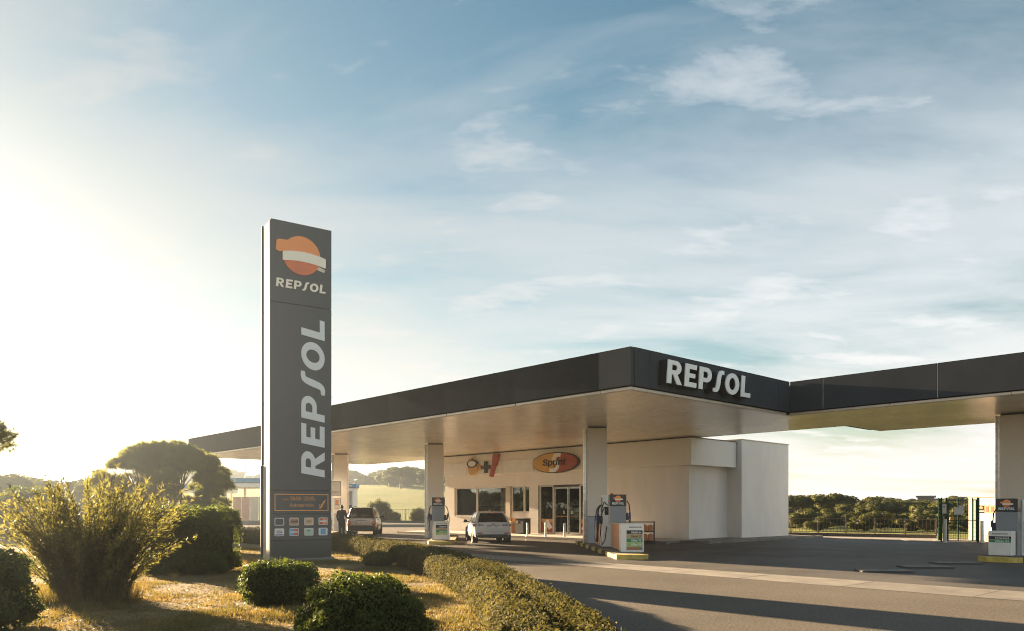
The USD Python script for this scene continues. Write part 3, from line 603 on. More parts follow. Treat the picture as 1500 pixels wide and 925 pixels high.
def make_car(name, label, cat, group, loc, rotz, sp):
    c = thing(name, label, cat, loc, rotz, group)
    st = sp["stations"]      # y, half width, bottom, belt
    body = loft([ring_section(*a) for a in st])
    obj("body", body, sp["paint"], c, smooth=40)
    # greenhouse: rings of rounded rectangles between belt and roof
    def ring(z, y0, y1, w0, w1, r):
        """y0 rear with half width w0, y1 front with half width w1"""
        P = []
        for cx, cy, a0 in ((w0 - r, y0 + r, -PI / 2), (w1 - r, y1 - r, 0), (-(w1 - r), y1 - r, PI / 2), (-(w0 - r), y0 + r, PI)):
            for k in range(6): a = a0 + k / 5 * PI / 2; P.append((cx + r * math.cos(a), cy + r * math.sin(a), z))
        return P
    g = sp["cabin"]          # list of (z, y0, y1, w0, w1, r)
    obj("window_glass", loft([ring(*a) for a in g[:-2]], cap=False), "car_glass", c, smooth=40)
    roof = [g[-3], g[-2], g[-1]]
    obj("roof", loft([ring(*a) for a in roof]), sp["paint"], c, smooth=35)
    # pillars follow the glass, a little proud of it
    def at_ring(a, side, f):   # point on the ring side at fraction f from rear to front
        z, y0, y1, w0, w1, r = a; return np.array([side * (w0 + (w1 - w0) * f + .012), y0 + (y1 - y0) * f, z])
    for side in (-1, 1):
        for f0, f1 in sp["pillars"]:
            P = []
            for a in g[:-2]:
                p, q = at_ring(a, side, f0), at_ring(a, side, f1); P.append([p, q, q - [side * .04, 0, 0], p - [side * .04, 0, 0]])
            obj("pillar", loft(P), sp["paint"], c, smooth=30)
        # rear corner posts
        P = []
        for a in g[:-2]:
            z, y0, y1, w0, w1, r = a; t_ = sp["cpost"]
            P.append([(side * (w0 + .012), y0 + t_, z), (side * (w0 + .010), y0 + r * .9, z), (side * (w0 - r * .35), y0 + r * .12 - .012, z), (side * (w0 - sp["rearpost"]), y0 - .014, z), (side * (w0 - sp["rearpost"]), y0 + .03, z), (side * (w0 - .06), y0 + t_, z)])
        obj("corner_post", loft(P), sp["paint"], c, smooth=30)
    # interior
    for x in (-.36, .36): obj("headrest", MB().box(x - .13, x + .13, sp["seat_y"], sp["seat_y"] + .12, sp["belt"] + .0, sp["belt"] + .26, .03), "seat_cloth", c)
    obj("rear_bench", MB().box(-.6, .6, sp["bench_y"], sp["bench_y"] + .15, sp["belt"] - .3, sp["belt"] + .10, .04), "seat_cloth", c)
    obj("dashboard", MB().box(-.62, .62, sp["dash_y"], sp["dash_y"] + .4, sp["belt"] - .3, sp["belt"] + .02, .04), "black_plastic", c)
    # wheels
    for x in (-1, 1):
        for y in sp["axles"]:
            R, wd, X = sp["wheel_r"], 0.20, x * (sp["hw"] - .10)
            prof = [(R * .62, -wd / 2), (R * .9, -wd / 2), (R * .985, -wd * .36), (R, -wd * .15), (R, wd * .15), (R * .985, wd * .36), (R * .9, wd / 2), (R * .62, wd / 2)]
            ty = trimesh.creation.revolve(np.array(prof + [prof[0]]), sections=28); ty.apply_transform(trimesh.transformations.rotation_matrix(PI / 2, [0, 1, 0])); ty.apply_translation([X, y, R])
            w_ = obj("wheel", ty, "rubber", c, smooth=40)
            rim = MB(); cy = trimesh.creation.cylinder(R * .63, wd * .5, sections=24); cy.apply_transform(trimesh.transformations.rotation_matrix(PI / 2, [0, 1, 0])); cy.apply_translation([X, y, R]); rim.add(cy); obj("rim", rim, "rim_metal", w_, smooth=40)
            ar = trimesh.creation.annulus(R * 1.0, R * 1.10, .26, sections=32); ar.apply_transform(trimesh.transformations.rotation_matrix(PI / 2, [0, 1, 0])); ar.apply_translation([x * (sp["hw"] - .122), y, R + .02])
            obj("wheel_arch", ar, "black_plastic", c, smooth=40)
        m = trimesh.creation.icosphere(2); m.apply_scale([.11, .075, .075]); m.apply_translation([x * (sp["hw"] + .10), sp["mirror_y"], sp["belt"] + .04])
        k = obj("mirror", m, sp["mirror"], c, smooth=True); obj("mirror_foot", MB().box(x * (sp["hw"] - .08), x * (sp["hw"] + .04), sp["mirror_y"] - .02, sp["mirror_y"] + .03, sp["belt"] - .02, sp["belt"] + .03), "black_plastic", k)
    return c
HB = dict(paint="car_white", hw=.885, belt=.93, seat_y=1.95, bench_y=1.0, dash_y=2.75, axles=(.78, 3.36), wheel_r=.315, mirror_y=2.85, mirror="black_plastic", pillars=[(.50, .545), (.93, 1.0)], cpost=.42, rearpost=.10,
    stations=[(0.0, .64, .40, .84), (.03, .76, .30, .90, .06, .12), (.10, .82, .245, .935), (.28, .865, .215, .945), (.8, .885, .20, .945), (1.6, .88, .19, .94), (2.5, .88, .19, .93), (3.0, .88, .19, .92), (3.5, .87, .20, .86), (3.9, .84, .21, .78), (4.18, .74, .24, .68), (4.30, .55, .32, .58)],
    cabin=[(.90, .16, 3.35, .80, .76, .20), (1.02, .22, 3.10, .765, .73, .20), (1.20, .38, 2.75, .705, .665, .20), (1.345, .56, 2.42, .635, .60, .20), (1.405, .62, 2.28, .59, .56, .20), (1.44, .85, 2.05, .46, .46, .18), (1.455, 1.1, 1.8, .2, .2, .1)])
def hatchback():
    c = make_car("hatchback", "white hatchback parked facing the shop windows, seen from behind", "car", None, (-0.86, 34.85, 0.006), 9.3, HB)
    obj("rear_spoiler", MB().add(loft([[(-.60, .50, 1.385), (.60, .50, 1.385), (.60, .78, 1.43), (-.60, .78, 1.43)], [(-.58, .44, 1.372), (.58, .44, 1.372), (.58, .46, 1.36), (-.58, .46, 1.36)]])), "car_white", c)
    obj("brake_light", MB().box(-.16, .16, .425, .445, 1.352, 1.37), "lamp_red", c)
    for s in (-1, 1):
        P = [[(s * .40, -.012, .80), (s * .40, -.012, .835), (s * .40, .05, .835), (s * .40, .05, .80)], [(s * .62, -.01, .765), (s * .62, -.002, .875), (s * .62, .06, .875), (s * .62, .06, .765)], [(s * .80, .075, .745), (s * .79, .085, .885), (s * .74, .14, .885), (s * .74, .14, .745)], [(s * .885, .30, .80), (s * .875, .31, .88), (s * .82, .33, .88), (s * .82, .33, .80)]]
        l = obj("tail_light", loft(P), "lamp_smoke", c, smooth=30)
        obj("lamp_lens", loft([[(s * .50, -.020, .785), (s * .50, -.02, .81), (s * .5, 0, .81), (s * .5, 0, .785)], [(s * .74, .03, .77), (s * .74, .03, .80), (s * .74, .06, .80), (s * .74, .06, .77)]]), "lamp_clear", l)
        obj("reflector", MB().add(loft([[(s * .56, -.03, .425), (s * .56, -.03, .48), (s * .56, .02, .48), (s * .56, .02, .425)], [(s * .74, .02, .43), (s * .74, .02, .475), (s * .74, .06, .475), (s * .74, .06, .43)]])), "lamp_red", c)
        obj("bumper_vent", MB().add(loft([[(s * .50, -.028, .40), (s * .50, -.028, .51), (s * .50, .02, .51), (s * .50, .02, .40)], [(s * .80, .055, .39), (s * .80, .055, .55), (s * .80, .09, .55), (s * .80, .09, .39)]])), "car_silver", c)
        obj("side_window_trim", MB().tube([(s * .815, .35, .955), (s * .80, 1.6, .965), (s * .775, 3.0, .955)], .012), "black_plastic", c)
        obj("door_handle", MB().box(s * .878, s * .90, 1.35, 1.53, .80, .825, .006), "car_white", c); obj("door_handle", MB().box(s * .878, s * .90, 2.15, 2.33, .79, .815, .006), "car_white", c)
    obj("lower_bumper", MB().add(loft([[(-.52, -.035, .27), (-.52, -.035, .40), (-.52, .06, .40), (-.52, .06, .27)], [(.52, -.035, .27), (.52, -.035, .40), (.52, .06, .40), (.52, .06, .27)]])), "black_plastic", c)
    for s in (-1, 1): obj("lower_bumper", MB().add(loft([[(s * .52, -.034, .28), (s * .52, -.034, .395), (s * .52, .06, .395), (s * .52, .06, .28)], [(s * .80, .06, .28), (s * .80, .06, .385), (s * .80, .16, .385), (s * .80, .16, .28)]])), "black_plastic", c)
    obj("bumper_shelf", MB().add(loft([[(-.76, .07, .56), (-.76, .07, .62), (-.76, .12, .62), (-.76, .12, .56)], [(-.4, -.045, .555), (-.4, -.045, .615), (-.4, .03, .615), (-.4, .03, .555)], [(.4, -.045, .555), (.4, -.045, .615), (.4, .03, .615), (.4, .03, .555)], [(.76, .07, .56), (.76, .07, .62), (.76, .12, .62), (.76, .12, .56)]])), "car_white", c, smooth=30)
    pl = obj("number_plate", MB().box(-.26, .26, -.022, .0, .685, .795), "plate_white", c)
    obj("plate_band", MB().box(-.258, -.215, -.025, -.0225, .687, .793), "plate_blue", pl)
    m = MB(); text_plate(m, "9547 JMC", -.19, .712, .06, -.0225, .003, True, .42); obj("plate_lettering", m, "letter_box_black", pl)
    obj("plate_recess", MB().box(-.34, .34, -.012, .0, .805, .83), "black_plastic", c)
    e = Point(0, 0).buffer(1, 16); obj("badge", MB().plate(affinity.translate(affinity.scale(e.difference(affinity.scale(e, .6, .6)), .07, .045), 0, .87), -.005, -.022), "rim_metal", c)
    obj("rear_wiper", MB().tube([(0.02, .20, .985), (-.3, .235, 1.03)], .012, 5), "black_plastic", c)
    obj("aerial", MB().add(loft([[(-.02, 1.0, 1.45), (.02, 1.0, 1.45), (.02, 1.12, 1.45), (-.02, 1.12, 1.45)], [(-.005, .98, 1.51), (.005, .98, 1.51), (.005, 1.02, 1.51), (-.005, 1.02, 1.51)]])), "car_white", c)
hatchback()
VN = dict(paint="car_silver", hw=.87, belt=1.02, seat_y=1.9, bench_y=1.0, dash_y=2.75, axles=(.72, 3.26), wheel_r=.315, mirror_y=2.8, mirror="black_plastic", pillars=[(.30, .345), (.58, .62), (.94, 1.0)], cpost=.16, rearpost=.07,
    stations=[(0.0, .70, .42, .96), (.03, .80, .32, 1.0, .06, .12), (.10, .845, .27, 1.02), (.28, .865, .24, 1.03), (.8, .87, .22, 1.03), (1.6, .87, .21, 1.03), (2.5, .87, .21, 1.02), (3.0, .865, .21, 1.0), (3.4, .85, .22, .94), (3.8, .80, .23, .82), (4.02, .70, .26, .70), (4.1, .55, .34, .60)],
    cabin=[(1.0, .06, 3.45, .81, .76, .12), (1.15, .09, 3.2, .785, .73, .12), (1.35, .15, 2.9, .74, .69, .12), (1.535, .24, 2.6, .685, .64, .14), (1.60, .27, 2.45, .65, .60, .14), (1.64, .45, 2.2, .5, .48, .16), (1.65, .7, 1.9, .2, .2, .1)])
def van():
    c = make_car("people_carrier", "beige silver people carrier with black bumper at the far pump, seen from behind", "car", None, (-8.72, 44.3, 0.006), 4.6, VN)
    obj("rear_bumper", MB().add(loft([[(-.86, .22, .30), (-.86, .22, .56), (-.78, .26, .56), (-.78, .26, .30)], [(-.76, -.03, .30), (-.76, -.03, .58), (-.76, .1, .58), (-.76, .1, .30)], [(.76, -.03, .30), (.76, -.03, .58), (.76, .1, .58), (.76, .1, .30)], [(.86, .22, .30), (.86, .22, .56), (.78, .26, .56), (.78, .26, .30)]])), "black_plastic", c, smooth=30)
    for s in (-1, 1):
        obj("upper_tail_light", loft([[(s * .73, .135, 1.18), (s * .82, .20, 1.18), (s * .80, .26, 1.18), (s * .70, .16, 1.18)], [(s * .70, .195, 1.42), (s * .765, .26, 1.42), (s * .74, .3, 1.42), (s * .67, .22, 1.42)]]), "lamp_red", c)
        m = trimesh.creation.icosphere(2); m.apply_scale([.115, .05, .125]); m.apply_translation([s * .70, .015, .72]); l = obj("round_tail_light", m, "lamp_red", c, smooth=True)
        m = trimesh.creation.icosphere(2); m.apply_scale([.06, .03, .065]); m.apply_translation([s * .70, -.028, .73]); obj("lamp_lens", m, "lamp_clear", l, smooth=True)
        obj("roof_rail", MB().tube([(s * .58, .45, 1.63), (s * .58, .55, 1.69), (s * .55, 2.1, 1.69), (s * .54, 2.2, 1.63)], .018, 6), "dark_metal", c)
        obj("rail_foot", MB().box(s * .54, s * .62, .40, .52, 1.60, 1.67, .01), "dark_metal", c)
        obj("side_moulding", MB().box(s * .862, s * .885, .95, 3.0, .52, .60, .008), "black_plastic", c)
        obj("door_handle", MB().box(s * .862, s * .89, 1.1, 1.28, .90, .925, .006), "car_silver", c)
    pl = obj("number_plate", MB().box(-.27, .27, -.016, .0, .72, .83), "plate_white", c)
    obj("plate_band", MB().box(-.268, -.225, -.019, -.0165, .722, .828), "plate_blue", pl); m = MB(); text_plate(m, "4108 FKB", -.2, .745, .06, -.0165, .003, True, .44); obj("plate_lettering", m, "letter_box_black", pl)
    obj("tailgate_handle", MB().box(-.30, .30, -.025, .0, .86, .90, .008), "rim_metal", c)
    obj("tailgate_seam", MB().box(-.68, .68, -.006, .0, .60, .612), "dark_metal", c)
    obj("badge", MB().plate(Polygon([(-.06, .93), (0, 1.0), (.06, .93), (.04, .93), (0, .97), (-.04, .93)]), 0, -.02), "rim_metal", c)
    obj("rear_wiper", MB().tube([(0.0, .075, 1.06), (.28, .10, 1.10)], .012, 5), "black_plastic", c)
    for x in (-.2, .25): obj("roof_aerial", MB().tube([(x, 1.2, 1.64), (x, 1.12, 1.74)], .008, 5), "black_plastic", c)
van()

# ------------------------------------------------------------------ person at the far pump
def build_person():
    import manifold3d as m3
    mat("dark_jacket", (0.030, 0.028, 0.030), 0.85, 0, .2, 12); mat("dark_trousers", (0.022, 0.022, 0.028), 0.85, 0, .2, 12); mat("skin", (0.42, 0.26, 0.18), 0.55); mat("hair_dark", (0.022, 0.016, 0.012), 0.7)
    J = dict(pelvis=(0, 0, .95, .135), waist=(0, .0, 1.08, .125), chest=(0, .02, 1.32, .150), neck0=(0, .01, 1.47, .065), neck1=(0, .02, 1.53, .055),
             shl=(-.185, .0, 1.41, .062), shr=(.185, .0, 1.41, .062), ell=(-.25, -.03, 1.13, .046), wrl=(-.235, .07, .89, .034), elr=(.27, .03, 1.15, .046), wrr=(.30, .26, 1.02, .034),
             hpl=(-.09, 0, .92, .095), hpr=(.09, 0, .92, .095), knl=(-.10, .03, .50, .062), knr=(.11, .0, .50, .062), anl=(-.11, -.03, .09, .044), anr=(.13, -.02, .09, .044), tol=(-.13, .14, .045, .040), tor=(.16, .14, .045, .040), hel=(-.11, -.06, .045, .042), her=(.13, -.06, .045, .042))
    def bones(pairs, ref, it=8, extra=()):
        parts = []
        for a, b in pairs:
            s = []
            for k in (a, b):
                x, y, z, r = J[k]; s.append(m3.Manifold.sphere(r, 20).translate([x, y, z]))
            parts.append(m3.Manifold.batch_hull(s))
        m = m3.Manifold.batch_boolean(parts + list(extra), m3.OpType.Add).refine_to_length(ref).to_mesh()
        t = trimesh.Trimesh(m.vert_properties[:, :3], m.tri_verts); trimesh.smoothing.filter_taubin(t, iterations=it); return t
    p = thing("person", "person in dark jacket and trousers standing between the price boards and the silver people carrier", "person", (-9.62, 43.2, 0.0), -14)
    bones_all = [("pelvis", "waist"), ("waist", "chest"), ("chest", "shl"), ("chest", "shr"), ("chest", "neck0"), ("neck0", "neck1"), ("shl", "ell"), ("ell", "wrl"), ("shr", "elr"), ("elr", "wrr"), ("pelvis", "hpl"), ("pelvis", "hpr"), ("hpl", "knl"), ("hpr", "knr"), ("knl", "anl"), ("knr", "anr"), ("anl", "tol"), ("anl", "hel"), ("anr", "tor"), ("anr", "her")]
    head = trimesh.creation.icosphere(3); v = head.vertices; v[:, 0] *= .076; v[:, 1] *= .098; v[:, 2] *= .118
    v[:, 1] += np.where(v[:, 2] < 0, .012, 0); v[(np.abs(v[:, 0]) < .014) & (v[:, 1] > .085) & (np.abs(v[:, 2] + .015) < .03)] += [0, .02, 0]
    head.apply_translation([0, .035, 1.655])
    hands = []
    for s, wr, el in ((-1, "wrl", "ell"), (1, "wrr", "elr")):
        w, e = np.array(J[wr][:3]), np.array(J[el][:3]); d = (w - e) / np.linalg.norm(w - e); sd = np.array([s, .3, 0.0]); sd -= d * (sd @ d); sd /= np.linalg.norm(sd); nrm = np.cross(d, sd)
        hull = lambda A: m3.Manifold.batch_hull([m3.Manifold.sphere(r, 10).translate(list(map(float, q))) for q, r in A])
        hm = [hull([(w, .026), (w + d * .085 + nrm * .03, .014), (w + d * .085 - nrm * .03, .014)])]
        for k, L in enumerate((.070, .08, .075, .058)):
            b = w + d * .085 + nrm * (.033 - .022 * k); mid = b + d * L * .55 - sd * .01; tip = mid + d * L * .35 - sd * .028; hm += [hull([(b, .0095), (mid, .009)]), hull([(mid, .009), (tip, .0075)])]
        b = w + d * .03 + nrm * .03; hm += [hull([(b, .012), (b + d * .04 + nrm * .03, .0105)]), hull([(b + d * .04 + nrm * .03, .0105), (b + d * .065 + nrm * .03 - sd * .015, .009)])]
        hands += hm
    m = bones(bones_all, .03, extra=hands); body = trimesh.util.concatenate([m, head])
    obj("body", body, "skin", p, smooth=True)
    J = {k: (x, y, z, r + .022) for k, (x, y, z, r) in J.items()}
    J["hem"] = (0, 0, .93, .155); jb = [("hem", "waist"), ("waist", "chest"), ("chest", "shl"), ("chest", "shr"), ("chest", "neck0"), ("shl", "ell"), ("ell", "wrl"), ("shr", "elr"), ("elr", "wrr")]
    for k in ("wrl", "wrr"): x, y, z, r = J[k]; e = J["ell" if k == "wrl" else "elr"]; J[k] = tuple(np.array(e[:3]) * .12 + np.array((x, y, z)) * .88) + (r,)
    obj("jacket", bones(jb, .03), "dark_jacket", p, smooth=True)
    obj("trousers", bones([("pelvis", "hpl"), ("pelvis", "hpr"), ("hpl", "knl"), ("hpr", "knr"), ("knl", "anl"), ("knr", "anr")], .03), "dark_trousers", p, smooth=True)
    for a, b in (("anl", "tol"), ("anr", "tor")): obj("shoe", bones([(a, b), (a, "hel" if a == "anl" else "her")], .02, 4), "rubber", p, smooth=True)
    h = trimesh.creation.icosphere(3); v = h.vertices; v[:, 0] *= .084; v[:, 1] *= .104; v[:, 2] *= .124; h.apply_translation([0, .03, 1.662]); keep = h.triangles_center; ok = ~((keep[:, 1] > .085) & (keep[:, 2] < 1.715)) & ~(keep[:, 2] < 1.60)
    h.update_faces(ok); obj("hair", h, "hair_dark", p, smooth=True)
    for s in (-1, 1):
        e = trimesh.creation.icosphere(1, .012); e.apply_scale([.6, 1, 1.8]); e.apply_translation([s * .083, .035, 1.645]); obj("ear", e, "skin", p, smooth=True)
        e = trimesh.creation.icosphere(1, .011); e.apply_translation([s * .03, .125, 1.665]); obj("eye", e, "letter_white", p, smooth=True)
    obj("mouth", MB().box(-.022, .022, .128, .136, 1.595, 1.603), "shop_red", p)
build_person()

# ------------------------------------------------------------------ pumps and islands
mat("pump_grey", (0.20, 0.21, 0.22), 0.4, 0, .05, 2); mat("pump_black", (0.012, 0.012, 0.013), 0.3); mat("pump_white", (0.72, 0.69, 0.63), 0.4, 0, .05, 3); mat("pump_orange", (0.58, 0.24, 0.10), 0.45, 0, .08, 3); mat("nozzle_blue", (0.02, 0.05, 0.22), 0.4)
mat("print_green", (0.04, 0.20, 0.09), .5); mat("print_lime", (0.27, 0.42, 0.11), .5); mat("print_tan", (0.40, 0.29, 0.15), .5); mat("print_brown", (0.34, 0.16, 0.07), .5); mat("print_text", (0.74, 0.72, 0.66), .5)
def pump_pylon(t, x0, x1, y0, y1, z1, zb):
    p = obj("pump_tower", MB().box(x0, x1, y0, y1, zb, z1 - .40, .012), "pump_grey", t)
    h = obj("tower_head", MB().box(x0 - .004, x1 + .004, y0 - .008, y1 + .008, z1 - .397, z1, .01), "pump_black", t)
    w = x1 - x0; cx = (x0 + x1) / 2; zc = z1 - .15; yf = y0 - .009
    def half(m, poly, d): m.plate(affinity.translate(affinity.scale(poly, w * .2, w * .2, origin=(0, 0)), cx, zc), yf, yf - d); return m
    d = Point(0, 0).buffer(1, 20)
    obj("head_emblem_top", half(MB(), unary_union([d.intersection(sbox(-1, .05, 1, 1)), sbox(-1.5, .05, 0, .45)]), .004), "logo_orange", h)
    obj("head_emblem_band", half(MB(), sbox(-1, -.35, 1.5, .04), .005), "logo_white", h); obj("head_emblem_bottom", half(MB(), d.intersection(sbox(-1, -1, 1, -.36)), .004), "logo_red", h)
    m = MB()
    for q in word_polys(.075, w * .74, .15): m.plate(affinity.translate(q, x0 + w * .12, z1 - .345), yf, yf - .004)
    obj("head_lettering", m, "letter_white", h, kind="stuff")
    return p
def nozzle_set(t, x, y, z, s, back):
    """holster, nozzle and hanging hose on side s of a tower; back: hose swings towards +y"""
    h = obj("holster", MB().box(x, x + s * .10, y - .09, y + .09, z - .12, z + .14, .02), "black_plastic", t)
    obj("nozzle", MB().tube([(x + s * .11, y, z - .10), (x + s * .15, y, z + .02), (x + s * .15, y - .02, z + .14), (x + s * .13, y - .10, z + .20)], [.026, .034, .03, .018], 8), "nozzle_blue", h, smooth=40)
    obj("hose", MB().tube([(x + s * .05, y + back * .02, z + .55), (x + s * .14, y + back * .10, z + .42), (x + s * .20, y + back * .22, z), (x + s * .22, y + back * .30, z - .5), (x + s * .20, y + back * .22, z - .78), (x + s * .17, y + back * .08, z - .80), (x + s * .15, y + back * .01, z - .45), (x + s * .13, y, z - .10)], .019, 8), "rubber", t, smooth=40)
def price_front(c, x0, x1, z0, z1, yf, rows, parent):
    """graphics on a cabinet front: rows of (material, height share, text, text material)"""
    z = z1
    tot = sum(r[1] for r in rows); H = z1 - z0
    for k, (mt, sh_, tx, tm) in enumerate(rows):
        h = H * sh_ / tot
        b = obj("price_band", MB().box(x0, x1, yf - .004 - .0005 * (k % 2), yf + .001, z - h + .006, z), mt, parent)
        if tx:
            m = MB(); text_plate(m, tx, x0 + (x1 - x0) * .30, z - h * .76, h * .5, yf - .0055, .002, True, (x1 - x0) * .62); obj("band_lettering", m, tm, b)
        z -= h
def island(name_label, loc, rotz, w, y0, y1):
    t = thing("pump_island", name_label, "pump island", loc, rotz)
    k, y, n = 0, y0 + .45, 0
    nose = Polygon([(-w / 2, y0 + .45), (-w / 2 + .06, y0 + .16), (-w / 2 + .28, y0), (w / 2 - .28, y0), (w / 2 - .06, y0 + .16), (w / 2, y0 + .45)])
    obj("kerb_block", MB().prism(nose, 0.0, 0.15), "kerb_yellow", t, "yellow nose block at the end of the island")
    obj("island_slab", MB().box(-w / 2 + .13, w / 2 - .13, y0 + .455, y1 - .13, 0, .145), "concrete", t)
    while y < y1 - .1:
        L = min(.78, y1 - y); mt = ("kerb_black", "kerb_yellow")[k % 2]; k += 1
        for s in (-1, 1): obj("kerb_block", MB().box(s * w / 2, s * (w / 2 - .12), y + .008, y + L - .008, 0, .15, .018), mt, t)
        y += L
    obj("kerb_block", MB().box(-w / 2, w / 2, y1 - .12, y1, 0.0, .152, .018), "kerb_black", t)
    return t
island("yellow and black kerbed island under the pump cluster right of the shop door", (3.75, 24.2, 0.004), 2.5, 1.12, -.45, 9.4)
island("yellow nosed island under the pump left of the white hatchback", (-3.15, 33.6, 0.004), 2.5, 1.15, -.1, 7.6)
island("dark stained island under the diesel pump at the right edge", loc_c(-6.75, 8.9, 0.004), ROT_C, 1.15, -.35, 6.2)
island("far island under the pump beside the silver people carrier", (-11.1, 42.4, 0.004), 2.0, 1.1, -.4, 7.2)
def pump_left():
    t = thing("fuel_pump", "grey fuel pump with white price cabinet, standing left of the white hatchback", "fuel pump", (-3.17, 34.3, .152), 0)
    pump_pylon(t, -.47, .07, .55, 1.0, 1.94, 0)
    c = obj("cabinet", MB().box(-.355, .355, 0, .45, .03, .86, .015), "pump_white", t); obj("plinth", MB().box(-.33, .33, .02, .43, 0, .031), "black_plastic", t)
    price_front(t, -.24, .27, .24, .70, 0.0, [("pump_black", 1, "Diesel e+", "print_text"), ("print_tan", .6, "Diesel 10", "pump_black"), ("print_green", .8, "Efitec 95", "print_text"), ("print_lime", .8, "Efitec 98", "print_text")], c)
    m = MB(); text_plate(m, "Autoservicio", -.22, .755, .05, -.001, .002, True, .46); obj("cabinet_lettering", m, "pump_black", c)
    nozzle_set(t, -.475, .72, 1.0, -1, 1); nozzle_set(t, .075, .72, 1.0, 1, 1); nozzle_set(t, -.475, .9, 1.02, -1, -1)
pump_left()
def pump_middle():
    t = thing("fuel_pump", "fuel pump with orange sided base and long black hoses right of the shop door", "fuel pump", (3.95, 25.85, .152), 0)
    b = obj("base_cabinet", MB().box(-.33, .33, 0, 2.05, .03, .94, .015), "pump_white", t); obj("plinth", MB().box(-.3, .3, .03, 2.0, 0, .031), "black_plastic", t)
    for k in range(3): obj("side_panel", MB().box(-.336, -.329, .03 + k * .67, .68 + k * .67, .06, .91, .002), "pump_orange", b)
    for s in range(9): obj("grille_slat", MB().box(-.26, .26, -.012, .001, .18 + s * .075, .215 + s * .075), "pump_grey", b)
    pump_pylon(t, -.56, .0, .62, 1.05, 1.92, .945)
    nozzle_set(t, -.0 + .005, .8, 1.15, 1, 1)
    d = obj("dispenser", MB().box(-.62, .1, 2.2, 2.75, .03, 1.92, .015), "pump_white", t)
    obj("dispenser_head", MB().box(-.626, .106, 2.19, 2.76, 1.56, 1.925, .01), "pump_white", d); obj("display", MB().box(-.55, -.1, 2.18, 2.19, 1.2, 1.5), "pump_black", d)
    obj("side_letters", MB().box(-.634, -.627, 2.25, 2.7, 1.3, 1.85), "pump_black", d)
    for k in range(3): obj("price_tile", MB().box(-.5 + k * .2, -.34 + k * .2, 2.178, 2.189, 1.62, 1.86), "pump_orange" if k else "print_text", d)
    nozzle_set(t, -.63, 2.32, 1.0, -1, -1); nozzle_set(t, -.63, 2.5, 1.02, -1, -1); nozzle_set(t, -.63, 2.66, 1.0, -1, 1)
    b2 = obj("rear_base_cabinet", MB().box(-.62, .0, 3.0, 4.6, .03, .94, .015), "pump_white", t)
    for k in range(2): obj("side_panel", MB().box(-.626, -.619, 3.03 + k * .78, 3.78 + k * .78, .06, .91, .002), "pump_orange", b2)
    obj("bracket_lamp", MB().box(-.5, -.4, 1.0, 1.1, 1.92, 1.97, .01), "shop_red", t)
    for k, z in enumerate((1.55, 1.35)): obj("hose_arm", MB().tube([(-.60, 1.0, z), (-.68, 1.3, z + .12), (-.70, 1.8, z - .1), (-.72, 2.1, .5), (-.68, 1.9, .12), (-.63, 1.5, .3), (-.60, 1.2, .8)], .018, 8), "rubber", t, smooth=40)
    t = thing("service_cabinet", "white self service cabinet with coloured fuel bands on the yellow island nose", "cabinet", (3.97, 25.2, .152), 0)
    c = obj("body", MB().box(-.375, .375, 0, .5, .0, .93, .015), "pump_white", t); obj("lid", MB().box(-.385, .385, -.01, .51, .932, .955, .008), "pump_white", t); obj("latch", MB().box(-.382, -.376, .18, .24, .6, .72), "steel", t)
    price_front(t, -.20, .33, .06, .72, 0.0, [("pump_black", .95, "Diesel e+", "print_text"), ("print_tan", 1.1, "Diesel 10", "pump_black"), ("print_green", .95, "Efitec 95", "print_text"), ("print_lime", 1.1, "Efitec 98", "print_text"), ("print_brown", .9, None, None)], c)
    obj("band_dot", MB().plate(Point(.27, .115).buffer(.035), -.004, -.008), "goods_a", c)
    m = MB(); text_plate(m, "Autoservicio", -.12, .80, .05, -.001, .002, True, .42); obj("cabinet_lettering", m, "pump_black", c)
pump_middle()
def pump_right():
    P = np.array([14.5, 23.3])
    t = thing("fuel_pump", "tall grey diesel pump with black emblem head at the right edge of the forecourt", "fuel pump", (P[0], P[1], .152), ROT_C)
    c = obj("cabinet", MB().box(0, .62, 0, .40, .02, .76, .015), "pump_white", t)
    price_front(t, .02, .60, .41, .60, 0.0, [("pump_black", 1, "Diesel", "print_text"), ("print_green", 1, "Efitec 95", "print_text")], c)
    m = MB(); text_plate(m, "Autoservicio", .09, .655, .045, -.001, .002, True, .42); obj("cabinet_lettering", m, "pump_black", c)
    pump_pylon(t, .08, .66, .45, .85, 1.74, 0)
    d = obj("dispenser", MB().box(.12, .70, .87, 1.4, 0, 1.70, .015), "pump_white", t); obj("display", MB().box(.701, .708, .95, 1.3, 1.1, 1.5), "pump_black", d); obj("side_panel", MB().box(.701, .708, .9, 1.37, .05, .8), "pump_orange", d)
    nozzle_set(t, .075, .65, .86, -1, 1); nozzle_set(t, .71, 1.0, .9, 1, 1); nozzle_set(t, .71, 1.25, .9, 1, 1)
pump_right()
